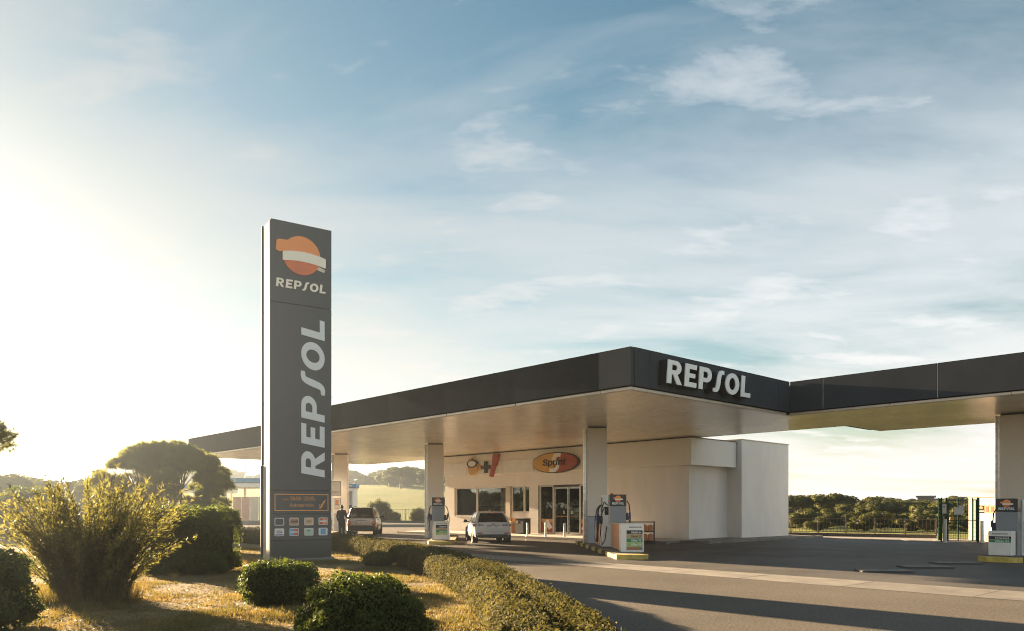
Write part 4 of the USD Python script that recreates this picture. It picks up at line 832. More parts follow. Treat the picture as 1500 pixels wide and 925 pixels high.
def pump_far():
    t = thing("fuel_pump", "far fuel pump half hidden by the roadside sign beside the person", "fuel pump", (-10.95, 42.9, .152), 0)
    pump_pylon(t, -.3, .25, .3, .75, 1.45, 0); c = obj("cabinet", MB().box(-.4, .3, .8, 1.5, .0, 1.5, .015), "pump_white", t)
    nozzle_set(t, .255, .5, .85, 1, 1); nozzle_set(t, .305, 1.1, .9, 1, 1)
    for k, (z0, z1, lab) in enumerate(((2.35, 3.25, "larger price board on the far column"), (1.55, 2.2, "smaller price board below"))):
        P = (-10.75, 46.75, 0)
        b = thing("price_board", ("white price board with orange corner hanging on the far column beside the roadside sign", "small white notice board hanging below the price board on the far column")[k], "notice board", P, 1)
        w = (-.65, .3) if k == 0 else (-.15, .3)
        obj("frame", MB().box(w[0], w[1], 0, .05, z0, z1, .01), "column_lower", b); s = obj("sheet", MB().box(w[0] + .05, w[1] - .05, -.006, .001, z0 + .05, z1 - .05), "pump_white", b)
        obj("sheet_print", MB().box(w[0] + .1, w[0] + .32, -.009, -.005, z1 - .38, z1 - .1), "pump_orange", s)
        for j in range(3): obj("sheet_line", MB().box(w[0] + .1, w[1] - .1, -.0085, -.005, z0 + .1 + j * .07, z0 + .13 + j * .07), "pump_grey" if j else "pump_orange", s)
pump_far()

# ------------------------------------------------------------------ small forecourt furniture
def bollard(loc, label, group=None, h=.72, r=.055, mt="steel", name="bollard"):
    t = thing(name, label, "bollard", loc, 0, group)
    obj("post", MB().tube([(0, 0, 0.01), (0, 0, h - .02)], r, 18), mt, t, smooth=40); obj("cap", MB().tube([(0, 0, h - .022), (0, 0, h - .008), (0, 0, h)], [r * 1.02, r * .95, r * .6], 18), mt, t, smooth=40); obj("flange", MB().tube([(0, 0, 0), (0, 0, .012)], r * 1.7, 18), mt, t)
for x, y, l in ((.80, 39.95, "steel bollard nearest the dark bin, left of three by the shop door"), (1.76, 39.75, "steel bollard in the middle of the three by the shop door"), (2.72, 39.55, "steel bollard nearest the column, right of three by the shop door")): bollard((x, y, .118), l)
def bin_():
    t = thing("litter_bin", "dark square litter bin with orange mark between the shop windows and door", "bin", (.62, 44.1, .118), -47)
    obj("body", MB().box(-.36, .36, -.3, .3, .03, .86, .02), "black_plastic", t); obj("lid", MB().box(-.38, .38, -.32, .32, .865, .90, .012), "dark_metal", t); obj("foot", MB().box(-.33, .33, -.27, .27, 0, .031), "rubber", t)
    obj("emblem", MB().plate(Point(-.16, .70).buffer(.07), -.305, -.299), "pump_orange", t); obj("slot", MB().box(-.22, .22, -.303, -.299, .76, .84), "pump_black", t)
bin_()
def tub():
    t = thing("goods_tub", "small orange goods tub standing beside the white hatchback in front of the window panel", "tub", (-.05, 44.75, .118), -47)
    obj("body", MB().add(loft([[(x * .24, y * .2, .0) for x, y in ((-1, -1), (1, -1), (1, 1), (-1, 1))], [(x * .3, y * .26, .5) for x, y in ((-1, -1), (1, -1), (1, 1), (-1, 1))]])), "pump_orange", t); obj("contents", MB().box(-.22, .22, -.18, .18, .502, .72, .03), "print_tan", t)
tub()
def gas_rack():
    t = thing("gas_bottle_rack", "dark steel rack of orange gas bottles against the shop side wall behind the pumps", "rack", (4.78, 34.4, .008), -12)
    for x in (0, 1.55):
        for y in (0, .55): obj("corner_post", MB().box(x, x + .05, y, y + .05, 0, 1.0), "dark_metal", t)
    for z in (.10, .52, .95):
        obj("rail", MB().box(.05, 1.55, .01, .04, z, z + .035), "dark_metal", t); obj("rail", MB().box(.05, 1.55, .56, .59, z, z + .035), "dark_metal", t)
        for x in (.01, 1.56): obj("rail", MB().box(x, x + .03, .05, .55, z, z + .035), "dark_metal", t)
    obj("shelf", MB().box(.05, 1.55, .04, .56, .105, .12), "dark_metal", t); obj("shelf", MB().box(.05, 1.55, .04, .56, .525, .54), "dark_metal", t)
    n = 0
    for z in (.122, .542):
        for x in (.22, .53, .84, 1.15, 1.42):
            b = thing("gas_bottle", "orange gas bottle on the %s shelf of the rack, %s" % ("lower" if z < .3 else "upper", {.22: "at its left end", .53: "second from the left", .84: "in the middle", 1.15: "second from the right", 1.42: "at its right end"}[x]), "gas bottle", (0, 0, 0), 0, "gas bottles in the rack behind the pumps")
            c, s_ = math.cos(math.radians(-12)), math.sin(math.radians(-12)); lx, ly = x, .3
            UsdGeom.Xformable(b).GetOrderedXformOps()[0].Set(Gf.Vec3d(4.78 + c * lx - s_ * ly, 34.4 + s_ * lx + c * ly, z + .012))
            obj("body", MB().tube([(0, 0, 0), (0, 0, .02), (0, 0, .23), (0, 0, .28), (0, 0, .31)], [.10, .13, .13, .10, .04], 16), "pump_orange", b, smooth=40); obj("valve", MB().tube([(0, 0, .31), (0, 0, .36)], .02, 8), "steel", b)
gas_rack()
def tank_cover(loc, rot, label):
    t = thing("tank_cover", label, "tank cover", loc, rot)
    obj("frame", MB().prism(sbox(-.62, -.30, .62, .30).difference(sbox(-.57, -.25, .57, .25)), 0, .035), "dark_metal", t); obj("plate", MB().box(-.565, .565, -.245, .245, 0, .045, .01), "concrete", t); obj("lift_eye", MB().box(-.1, .1, -.02, .02, .044, .052), "dark_metal", t)
for (x, y, l) in ((9.35, 19.25, "flat steel tank cover nearest the camera in the shaded forecourt"), (11.1, 20.55, "flat steel tank cover second of three in the shaded forecourt"), (12.75, 22.0, "flat steel tank cover nearest the diesel pump")): tank_cover((x, y, .008), -6, l)

# ------------------------------------------------------------------ right boundary: railing, cage, white store
mat("fence_brown", (0.10, 0.075, 0.055), 0.6, 0.1, .15, 6); mat("cage_green", (0.020, 0.052, 0.026), 0.6, 0.0, spec=0.08); mat("store_white", (0.58, 0.54, 0.48), 0.6, 0, .06, 1.2)
def railing(name, label, p0, p1, n, h, nb, mt, z0=.0, base=True, z1=None):
    p0, p1 = np.array(p0, float), np.array(p1, float); L = np.linalg.norm(p1 - p0); ang = math.degrees(math.atan2(*(p1 - p0)[::-1]))
    t = thing(name, label, "fence", (p0[0], p0[1], z0), ang); w = L / n
    slope = ((z1 if z1 is not None else z0) - z0) / L; Z = lambda x: slope * x
    if base: obj("base_wall", MB().box(0, L, -.1, .1, -.6, .17), mt, t)
    for i in range(n + 1): obj("post", MB().box(i * w - .03, i * w + .03, -.03, .03, .10 + Z(i * w), h + .04 + Z(i * w), .006), mt, t)
    for i in range(n):
        for z in (.22, h - .04): obj("rail", MB().add(loft([[(i * w + .03, -.015, z + Z(i * w)), (i * w + .03, .015, z + Z(i * w)), (i * w + .03, .015, z + .035 + Z(i * w)), (i * w + .03, -.015, z + .035 + Z(i * w))], [(i * w + w - .03, -.015, z + Z(i * w + w)), (i * w + w - .03, .015, z + Z(i * w + w)), (i * w + w - .03, .015, z + .035 + Z(i * w + w)), (i * w + w - .03, -.015, z + .035 + Z(i * w + w))]])), mt, t)
        for k in range(nb): x = i * w + w * (k + .5) / nb; obj("baluster", MB().box(x - .010, x + .010, -.009, .009, .256 + Z(x), h - .04 + Z(x)), mt, t)
    return t
railing("railing", "brown metal railing on a low wall before the sunlit pines", (15.2, 46.0), (22.85, 41.2), 6, 1.02, 8, "fence_brown")
railing("railing", "dark railing at the foot of the green field, left of the shop", (-22.0, 88.6), (-4.0, 84.6), 9, 1.5, 8, "dark_metal", .0)
def cage():
    t = thing("mesh_cage", "dark green wire mesh enclosure with its gate standing open beside the white store", "cage", (20.15, 35.9, .0), -22)
    for x, y in ((0, 0), (.20, .0), (1.46, 0), (1.56, .3), (0.12, 1.9), (1.0, 2.2), (1.6, 2.1)): obj("post", MB().box(x - .025, x + .025, y - .025, y + .025, 0, 2.1), "cage_green", t)
    # gate leaf
    g0, g1 = np.array([.27, 0.02]), np.array([1.40, -.08])
    P = lambda f: g0 + (g1 - g0) * f
    for f in (0, 1): q = P(f); obj("gate_stile", MB().box(q[0] - .025, q[0] + .025, q[1] - .025, q[1] + .025, .06, 2.0), "cage_green", t)
    for z in (.08, 1.02, 1.98): obj("gate_rail", MB().tube([(*P(0.02), z), (*P(.98), z)], .022, 6), "cage_green", t)
    def wires(a, b, z0, z1, dx=.10, dz=.2):
        m = MB(); L = np.linalg.norm(np.array(b) - np.array(a)); n = int(L / dx)
        for i in range(1, n): q = np.array(a) + (np.array(b) - np.array(a)) * i / n; m.tube([(*q, z0), (*q, z1)], .004, 3, False)
        z = z0 + dz
        while z < z1: m.tube([(*a, z), (*b, z)], .004, 3, False); z += dz
        return m
    obj("wire_mesh", wires(P(0), P(1), .1, 1.96), "cage_green", t, kind="stuff")
    for a, b in (((0, 0), (.22, 0)), ((0, 0), (0.12, 1.9)), ((0.12, 1.9), (1.0, 2.2)), ((1.0, 2.2), (1.6, 2.1)), ((1.56, .3), (1.6, 2.1))): obj("wire_mesh", wires(a, b, .05, 2.05), "cage_green", t, kind="stuff")
    s = obj("notice", MB().box(.50, .88, -.09, -.08, 1.3, 1.62).box(.68, .90, -.1, -.091, 1.58, 1.72), "store_white", t); obj("notice", MB().box(.03, .20, -.04, -.03, 1.35, 1.78), "store_white", t, "narrow white notice with red spot on the cage corner")
    obj("notice_spot", MB().plate(Point(.10, 1.66).buffer(.04), -.04, -.046), "shop_red", t)
    obj("yellow_box", MB().box(.46, .62, .8, .95, .95, 1.18, .01), "shop_yellow", t)
    obj("yellow_pipe", MB().tube([(.10, .05, .0), (.10, .05, 1.2)], .03, 8), "shop_yellow", t); obj("yellow_pipe", MB().tube([(.24, .08, .0), (.24, .08, 1.0)], .022, 8), "shop_yellow", t)
    obj("ground_slab", MB().box(-.1, 1.9, -.1, 2.3, -.05, .02), "concrete_light", t)
    bollard((20.05, 35.4, .004), "pale bollard left of the green mesh cage", None, 1.08, .06, "store_white"); bollard((21.62, 35.2, .004), "steel bollard right of the green mesh cage gate", None, 1.02, .075, "steel")
    b = thing("white_store", "white panelled store with black and orange banner behind the green cage", "store", (22.75, 38.1, .0), -65)
    for k in range(6): obj("wall_panel", MB().box(k * .55 + .004, (k + 1) * .55 - .004, 0, .08, 0.02, 2.12, .006), "store_white", b)
    obj("end_wall", MB().box(-.02, .0, 0.0, 2.4, .02, 2.12), "store_white", b); obj("roof", MB().box(-.05, 3.35, -.05, 2.45, 2.125, 2.18, .01), "trim_beige", b); obj("back_wall", MB().box(0, 3.3, 2.3, 2.4, .02, 2.12), "store_white", b)
    bn = obj("banner", MB().box(.46, .80, -.02, -.002, 1.36, 1.74), "pump_black", b); obj("banner_field", MB().box(.802, 2.6, -.02, -.002, 1.36, 1.74), "pump_orange", b)
    obj("banner_emblem", MB().plate(Point(.63, 1.60).buffer(.09).intersection(sbox(0, 1.58, 1, 2)), -.021, -.026), "logo_orange", bn); m = MB(); text_plate(m, "REPSOL", .50, 1.42, .06, -.021, .004, True, .30); obj("banner_lettering", m, "letter_white", bn)
    for j in range(6): obj("banner_slat", MB().box(.86 + j * .26, 1.0 + j * .26, -.026, -.021, 1.42, 1.68), "shop_red", bn)
    m = thing("firewood_tray", "dark tray heaped with tan goods in front of the white store", "tray", (22.15, 35.55, .004), -6)
    obj("tray", MB().box(0, 1.1, 0, .4, 0, .32, .02), "black_plastic", m)
    rng = random.Random(3)
    for k in range(12): q = trimesh.creation.icosphere(1, rng.uniform(.07, .12)); q.apply_scale([1.2, 1, .8]); q.apply_translation([rng.uniform(.1, 1.0), rng.uniform(.1, .3), .34 + rng.uniform(0, .14)]); obj("goods_bag", q, rng.choice(["print_tan", "print_tan", "goods_c", "pump_orange"]), m, smooth=True)
cage()

obj("boundary_pavement", MB().prism(Polygon([(14.6, 44.9), (22.6, 39.9), (23.6, 35.4), (20.0, 35.3), (19.6, 38.6), (14.3, 43.2)]), -0.02, 0.012), "concrete_light", kind="structure")

# ------------------------------------------------------------------ car wash on the left and kiosk
mat("wash_blue", (0.055, 0.20, 0.32), 0.45); mat("wash_white", (0.70, 0.66, 0.58), 0.5); mat("wash_salmon", (0.58, 0.34, 0.24), 0.6, 0, .08, 2); mat("wash_cream", (0.64, 0.54, 0.42), 0.6, 0, .08, 2)
def wash_bay(loc, rot, w, d, h, label, num, lower=False):
    t = thing("wash_bay", label, "car wash bay", loc, rot)
    for x in (0, w):
        for y in (0, d): obj("post", MB().box(x - .09, x + .09, y - .09, y + .09, 0, h - .86, .01), "wash_white", t)
    obj("roof_beam", MB().box(-.6, w + .6, -.5, d + .5, h - .85, h - .42, .01), "wash_white", t); obj("red_line", MB().box(-.62, w + .62, -.52, d + .52, h - .415, h - .36), "shop_red", t)
    f = obj("blue_fascia", MB().box(-.65, w + .65, -.55, d + .55, h - .355, h + .15, .02), "wash_blue", t)
    m = MB(); text_plate(m, num, w * .16, h - .26, .32, -.551, .01); obj("bay_number", m, "wash_white", f)
    n = 0
    for x0, k in ((.35, 3), (.35 + 1.2, 3)): pass
    rng = random.Random(7)
    xs = np.linspace(.45, w - .45, 7)
    for i in range(6):
        top = h - 1.9 if i < 4 else h - 1.9 - .45 * (i - 3)
        obj("screen_panel", MB().box(xs[i] + .02, xs[i + 1] - .02, .9, .97, .25, top, .01), "wash_salmon" if i in (0, 1) else "wash_cream", t)
    obj("screen_base", MB().box(.4, w - .4, .75, 1.1, 0, .24, .02), "concrete", t)
    return t
wash_bay((-31.6, 84.5, 0), 0, 6.6, 6.0, 4.75, "open car wash bay with blue fascia, left of the roadside sign", "2")
wash_bay((-41.8, 90.0, 0), 0, 6.6, 6.0, 4.3, "further car wash bay half hidden behind the umbrella pine", "1")
def kiosk():
    t = thing("blue_topped_kiosk", "narrow white kiosk with blue sign box, behind the person", "kiosk", (-17.2, 77.0, 0), -3)
    obj("side_post", MB().box(0, .22, 0, 1.2, 0, 3.6, .01), "wash_white", t); obj("side_post", MB().box(1.15, 1.37, 0, 1.2, 0, 3.6, .01), "wash_white", t); obj("back_wall", MB().box(.22, 1.15, 1.1, 1.2, 0, 3.3), "wash_white", t)
    obj("lintel", MB().box(-.02, 1.39, -.02, 1.22, 3.3, 3.62, .01), "wash_white", t); s = obj("sign_box", MB().box(-.05, 1.55, -.15, 1.25, 3.66, 4.05, .02), "wash_blue", t); obj("red_line", MB().box(-.04, 1.5, -.1, 1.2, 3.622, 3.658), "shop_red", t)
    m = MB(); text_plate(m, "Autolavado", .35, 3.80, .13, -.151, .01, True, .85); obj("sign_lettering", m, "wash_white", s); obj("machine", MB().box(.55, 1.1, .3, .9, 0, 1.9, .02), "dark_metal", t)
kiosk()
def pillar_sign(loc, label):
    t = thing("payment_post", label, "payment post", loc, 8)
    obj("pole", MB().box(-.06, .06, -.06, .06, 0, 1.2), "dark_metal", t); obj("upper_box", MB().box(-.28, .28, -.2, .2, 1.75, 2.4, .02), "pump_orange", t); obj("lower_box", MB().box(-.22, .22, -.18, .18, 1.15, 1.72, .02), "pump_orange", t)
pillar_sign((-27.7, 73.5, 0), "orange topped payment post in front of the car wash bay")
t = thing("litter_bin", "dark grey litter bin on a stand beside the car wash bay", "bin", (-24.4, 81.0, 0), 0); obj("body", MB().box(-.35, .35, -.3, .3, .35, 1.5, .03), "dark_metal", t); obj("lid", MB().box(-.38, .38, -.33, .33, 1.505, 1.6, .03), "black_plastic", t); obj("leg", MB().box(-.06, .06, -.06, .06, 0, .349), "dark_metal", t)
t = thing("flood_light_pole", "thin grey pole rising above the blue roofed car wash bay", "pole", (-36.2, 104.0, 0), 0); obj("mast", MB().tube([(0, 0, 0), (0, 0, 9)], [.12, .07], 8), "wash_white", t); obj("lamp_arm", MB().tube([(0, 0, 9), (.6, 0, 9.15)], .05, 6), "wash_white", t); obj("lamp_head", MB().box(.5, 1.0, -.15, .15, 9.05, 9.2, .03), "dark_metal", t)

# ------------------------------------------------------------------ vegetation
leaf_mat("hedge_leaf", [(0.0, (0.065, 0.060, 0.026)), (0.35, (0.13, 0.112, 0.052)), (0.7, (0.24, 0.195, 0.11)), (1.0, (0.38, 0.29, 0.18))], 0.24, 0.75, (1.0, 1.0, 0.5), spec=0.04)
leaf_mat("shrub_leaf", [(0.0, (0.055, 0.064, 0.020)), (0.5, (0.115, 0.128, 0.038)), (0.85, (0.19, 0.18, 0.055)), (1.0, (0.26, 0.21, 0.075))], 0.38, 0.55, spec=0.06)
leaf_mat("oleander_leaf", [(0.0, (0.10, 0.098, 0.038)), (0.5, (0.185, 0.170, 0.070)), (0.85, (0.26, 0.23, 0.095)), (1.0, (0.33, 0.26, 0.13))], 0.55, 0.55, (1.0, 0.97, 0.52), spec=0.12)
leaf_mat("pine_needle", [(0.0, (0.10, 0.095, 0.036)), (0.5, (0.20, 0.185, 0.072)), (0.85, (0.27, 0.245, 0.10)), (1.0, (0.34, 0.27, 0.13))], 0.55, 0.5, spec=0.2)
leaf_mat("wood_leaf", [(0.0, (0.050, 0.052, 0.016)), (0.5, (0.125, 0.112, 0.034)), (0.85, (0.185, 0.155, 0.048)), (1.0, (0.24, 0.18, 0.065))], 0.25, 0.8, spec=0.05)
leaf_mat("grass_blade", [(0.0, (0.12, 0.11, 0.035)), (0.35, (0.22, 0.165, 0.075)), (0.7, (0.33, 0.245, 0.12)), (1.0, (0.42, 0.32, 0.17))], 0.35, 0.6, (1.0, 0.9, 0.5))
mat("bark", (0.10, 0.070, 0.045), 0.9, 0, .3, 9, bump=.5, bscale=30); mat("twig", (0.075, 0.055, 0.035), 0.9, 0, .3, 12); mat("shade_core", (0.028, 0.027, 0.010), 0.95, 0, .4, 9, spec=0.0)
def quads(C, N, L, W, rng, jit=0.6, T=None):
    """leaf shaped quads at C, facing N with jitter; L, W arrays or numbers"""
    n = len(C); L = np.broadcast_to(L, (n,)) * rng.uniform(.7, 1.3, n); W = np.broadcast_to(W, (n,)) * rng.uniform(.75, 1.25, n)
    N = N + rng.normal(0, jit, (n, 3)); N /= np.linalg.norm(N, axis=1, keepdims=True) + 1e-9
    R = rng.normal(0, 1, (n, 3)) if T is None else T + rng.normal(0, .25, (n, 3))
    T_ = R - N * (R * N).sum(1, keepdims=True); T_ /= np.linalg.norm(T_, axis=1, keepdims=True) + 1e-9; B = np.cross(N, T_)
    P = np.stack([C - T_ * L[:, None] / 2, C + B * W[:, None] / 2 + T_ * L[:, None] * .05, C + T_ * L[:, None] / 2, C - B * W[:, None] / 2 + T_ * L[:, None] * .05], 1).reshape(-1, 3)
    f = np.arange(n)[:, None] * 4 + np.array([0, 1, 2, 3])
    return P, np.vstack([f[:, :3], f[:, [0, 2, 3]]])
def tufts(C, D, L, W, k, rng, spread=.9):
    """k needle blades (one triangle each) fanning out of every centre C about direction D"""
    n = len(C); C = np.repeat(C, k, 0); D = np.repeat(D, k, 0) + rng.normal(0, spread, (n * k, 3)); D /= np.linalg.norm(D, axis=1, keepdims=True) + 1e-9
    S = np.cross(D, rng.normal(0, 1, (n * k, 3))); S /= np.linalg.norm(S, axis=1, keepdims=True) + 1e-9; l = L * rng.uniform(.6, 1.2, (n * k, 1))
    P = np.stack([C - S * W / 2, C + S * W / 2, C + D * l], 1).reshape(-1, 3)
    return P, np.arange(n * k * 3).reshape(-1, 3)
def merge(*ms):
    n, V_, F_ = 0, [], []
    for v, f in ms: V_.append(v); F_.append(f + n); n += len(v)
    return np.vstack(V_), np.vstack(F_)

# lawn
HEDGE = np.array([(-24, 45.5), (-17.5, 40.5), (-13.6, 36.6), (-9.6, 32.4), (-6.3, 28.2), (-4.4, 24.8), (-2.75, 21.0), (-1.6, 17.6), (-.85, 15), (-.22, 12), (.18, 9.2), (.48, 6.5), (.75, 4.0), (.95, 1.0)], float)
def spline(P, n):
    from scipy.interpolate import PchipInterpolator
    s = np.r_[0, np.cumsum(np.linalg.norm(np.diff(P, axis=0), axis=1))]; t = np.linspace(0, s[-1], n)
    return np.stack([PchipInterpolator(s, P[:, k])(t) for k in range(P.shape[1])], 1)
HL = spline(HEDGE, 200)
LAWN = Polygon([tuple(p) for p in HL] + [(1.1, -6), (-48, -6), (-48, 36), (-34, 46.5)])
def lawn_z(x, y):
    return 0.035 + 0.07 * (meshkit.fbm(np.stack([x * .35, y * .35, 0 * x], -1), 3, 5) - .5) + 0.03 * (meshkit.noise(np.stack([x * 2.2, y * 2.2, 0 * x], -1), 8) - .5)
def lawn():
    import shapely
    xs = np.arange(-48, 1.6, .22); ys = np.arange(-6, 47, .22); X, Y = np.meshgrid(xs, ys)
    pts = shapely.points(X.ravel(), Y.ravel()); ins = shapely.contains(LAWN, pts); d = shapely.distance(LAWN.boundary, pts); sd = np.where(ins, d, -d).reshape(X.shape)
    Z = lawn_z(X, Y); Z = np.where(sd > 0, Z * smooth01(sd / .25) - .0 * sd, -0.05 * np.minimum(1, -sd / .2)) ; Z = np.where(sd < 0, Z - .004, Z)
    keep = (sd > -.5); idx = np.arange(X.size).reshape(X.shape); q = keep[:-1, :-1] & keep[1:, 1:] & keep[:-1, 1:] & keep[1:, :-1]
    f = np.stack([idx[:-1, :-1][q], idx[:-1, 1:][q], idx[1:, 1:][q], idx[1:, :-1][q]], 1)
    obj("lawn", trimesh.Trimesh(np.stack([X, Y, Z], -1).reshape(-1, 3), np.vstack([f[:, :3], f[:, [0, 2, 3]]]), process=True), "dry_lawn", None, kind="structure", smooth=True)
    rng = np.random.default_rng(11)
    n = 380000; r = 6.5 + 25 * rng.random(n) ** 1.6; a = rng.uniform(-.62, .08, n); x, y = r * np.sin(a), r * np.cos(a)
    p = shapely.points(x, y); ok = shapely.contains(LAWN.buffer(-.1), p); x, y = x[ok], y[ok]
    den = meshkit.fbm(np.stack([x * .9, y * .9, 0 * x], -1), 3, 21); ok = rng.random(len(x)) < np.clip((den - .28) * 3.2, .06, 1); x, y, den = x[ok], y[ok], den[ok]
    C = np.stack([x, y, lawn_z(x, y) - .006], 1); h = (.028 + .06 * np.clip(den - .4, 0, 1) * 2)
    D = np.tile([0, 0, 1.0], (len(x), 1)) + rng.normal(0, .55, (len(x), 3)) * [1, 1, .2]; D /= np.linalg.norm(D, axis=1, keepdims=True); S = np.cross(D, rng.normal(0, 1, (len(x), 3))); S /= np.linalg.norm(S, axis=1, keepdims=True)
    w = .0035 + .0006 * np.hypot(x, y) * .5; l = h * rng.uniform(.6, 1.6, len(x))
    P = np.stack([C - S * w[:, None], C + S * w[:, None], C + D * l[:, None]], 1).reshape(-1, 3)
    g = obj("dry_grass", (P, np.arange(len(P)).reshape(-1, 3)), "grass_blade"); tagp(g, "short straw coloured grass scattered over the lawn round the shrubs", "grass", None, "stuff")
lawn()

def litter():
    import shapely
    rng = np.random.default_rng(14); n = 26000; r = 6.5 + 22 * rng.random(n) ** 1.4; a = rng.uniform(-.62, .08, n); x, y = r * np.sin(a), r * np.cos(a); ok = shapely.contains(LAWN.buffer(-.15), shapely.points(x, y)); x, y = x[ok], y[ok]
    den = meshkit.fbm(np.stack([x * .5, y * .5, 0 * x], -1), 3, 77); ok = rng.random(len(x)) < np.clip((den - .42) * 4, .02, 1); x, y = x[ok], y[ok]
    C = np.stack([x, y, lawn_z(x, y) + .012], 1); o = obj("leaf_litter", quads(C, np.tile([0, 0, 1.0], (len(x), 1)), .05, .03, rng, .35), "grass_blade"); tagp(o, "fallen dry leaves scattered on the lawn round the shrubs", "leaf litter", None, "stuff")
    # taller dry tufts along the hedge foot and round the shrubs
    P = []
    for k in range(60, 190):
        if rng.random() < .55: d = HL[k] - HL[k - 1]; d /= np.linalg.norm(d); nrm = np.array([d[1], -d[0]]); P.append(HL[k] - nrm * rng.uniform(.5, .75))
    for cx, cy, rr_ in ((-7.1, 12.9, 1.0), (-3.98, 12.6, .72), (-1.63, 8.1, .8), (-7.75, 18.6, 1.1), (-6.2, 22.6, 1.3), (-6.95, 9.75, 1.1)):
        for k in range(26): a_ = rng.uniform(0, 2 * PI); q = rr_ * rng.uniform(.95, 1.35); P.append((cx + q * math.cos(a_), cy + q * math.sin(a_)))
    for k in range(120): P.append((rng.uniform(-9, -1), rng.uniform(9, 24)))
    P = np.array([p for p in P if LAWN.buffer(-.1).contains(Point(*p))]); C = np.c_[P, lawn_z(P[:, 0], P[:, 1])]; C = np.repeat(C, 10, 0) + rng.normal(0, .035, (len(C) * 10, 3)) * [1, 1, 0]
    o = obj("grass_tufts", tufts(C, np.tile([0, 0, 1.6], (len(C), 1)), .15, .007, 2, rng, .45), "grass_blade"); tagp(o, "taller dry grass tufts along the hedge foot and round the shrubs", "grass", None, "stuff")
litter()

def hedge_part(name, label, line, w, h, dens, leaf, seed, mt="hedge_leaf"):
    rng = np.random.default_rng(seed); n0 = len(line)
    d = np.gradient(line, axis=0); d /= np.linalg.norm(d, axis=1, keepdims=True); nx = np.stack([d[:, 1], -d[:, 0]], 1)
    s = np.r_[0, np.cumsum(np.linalg.norm(np.diff(line, axis=0), axis=1))]; L = s[-1]
    t = thing(name, label, "hedge", (0, 0, 0), 0)
    # profile: superellipse arch over width w, height h
    def surf(si, ph, inset):
        k = np.interp(si, s, np.arange(n0)); i = np.clip(k.astype(int), 0, n0 - 2); fr = (k - i)[:, None]
        c = line[i] * (1 - fr) + line[i + 1] * fr; nn = nx[i] * (1 - fr) + nx[i + 1] * fr
        e = 0.42; cx = np.sign(np.cos(ph)) * np.abs(np.cos(ph)) ** e; cz = np.abs(np.sin(ph)) ** e
        bump_ = 1 + .13 * (meshkit.fbm(np.stack([c[:, 0] * 2.3 + cx, c[:, 1] * 2.3, cz * 2], -1), 3, seed) - .5) * 1.6
        sag = 1 + .06 * (meshkit.noise(np.stack([si * .45, 0 * si, 0 * si], -1), seed + 2) - .5) * 2
        rx = (w / 2) * bump_ * (1 - inset / (w / 2)); rz = h * bump_ * sag * (1 - inset / h)
        pos = np.stack([c[:, 0] + nn[:, 0] * cx * rx, c[:, 1] + nn[:, 1] * cx * rx, .02 + cz * rz], 1)
        nrm = np.stack([nn[:, 0] * np.cos(ph), nn[:, 1] * np.cos(ph), np.sin(ph) + .05], 1)
        return pos, nrm
    a, b = np.meshgrid(np.linspace(0, L, max(8, int(L / .12))), np.linspace(0, PI, 22), indexing="ij"); P, _ = surf(a.ravel(), b.ravel(), .14)
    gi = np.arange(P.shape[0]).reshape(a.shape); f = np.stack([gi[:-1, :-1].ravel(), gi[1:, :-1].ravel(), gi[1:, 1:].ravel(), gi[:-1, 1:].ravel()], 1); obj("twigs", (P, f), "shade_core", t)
    n = int(L * (w + 2 * h) * dens); si = rng.uniform(0, L, n); u_ = rng.random(n); ph = np.where(u_ < .5, rng.uniform(.02, PI - .02, n), np.where(rng.random(n) < .5, rng.uniform(.0, .7, n), PI - rng.uniform(.0, .7, n)))
    C, N = surf(si, ph, rng.uniform(-.035, .10, n)); C += rng.normal(0, .012, C.shape)
    sel = rng.random(n) < .04; C[sel, 2] += rng.uniform(.0, .09, sel.sum()) * (ph[sel] > .6) * (ph[sel] < PI - .6)
    obj("leaves", quads(C, N, leaf, leaf * .52, rng, .75), mt, t); return t
i_near = 118
hedge_part("clipped_hedge", "long clipped hedge curving from beside the roadside sign to the bottom edge", HL[84:], .95, .56, 4200, .046, 31)
hedge_part("clipped_hedge", "low clipped hedge behind the roadside sign, seen left of its foot", HL[4:76], 1.3, .72, 420, .065, 32)

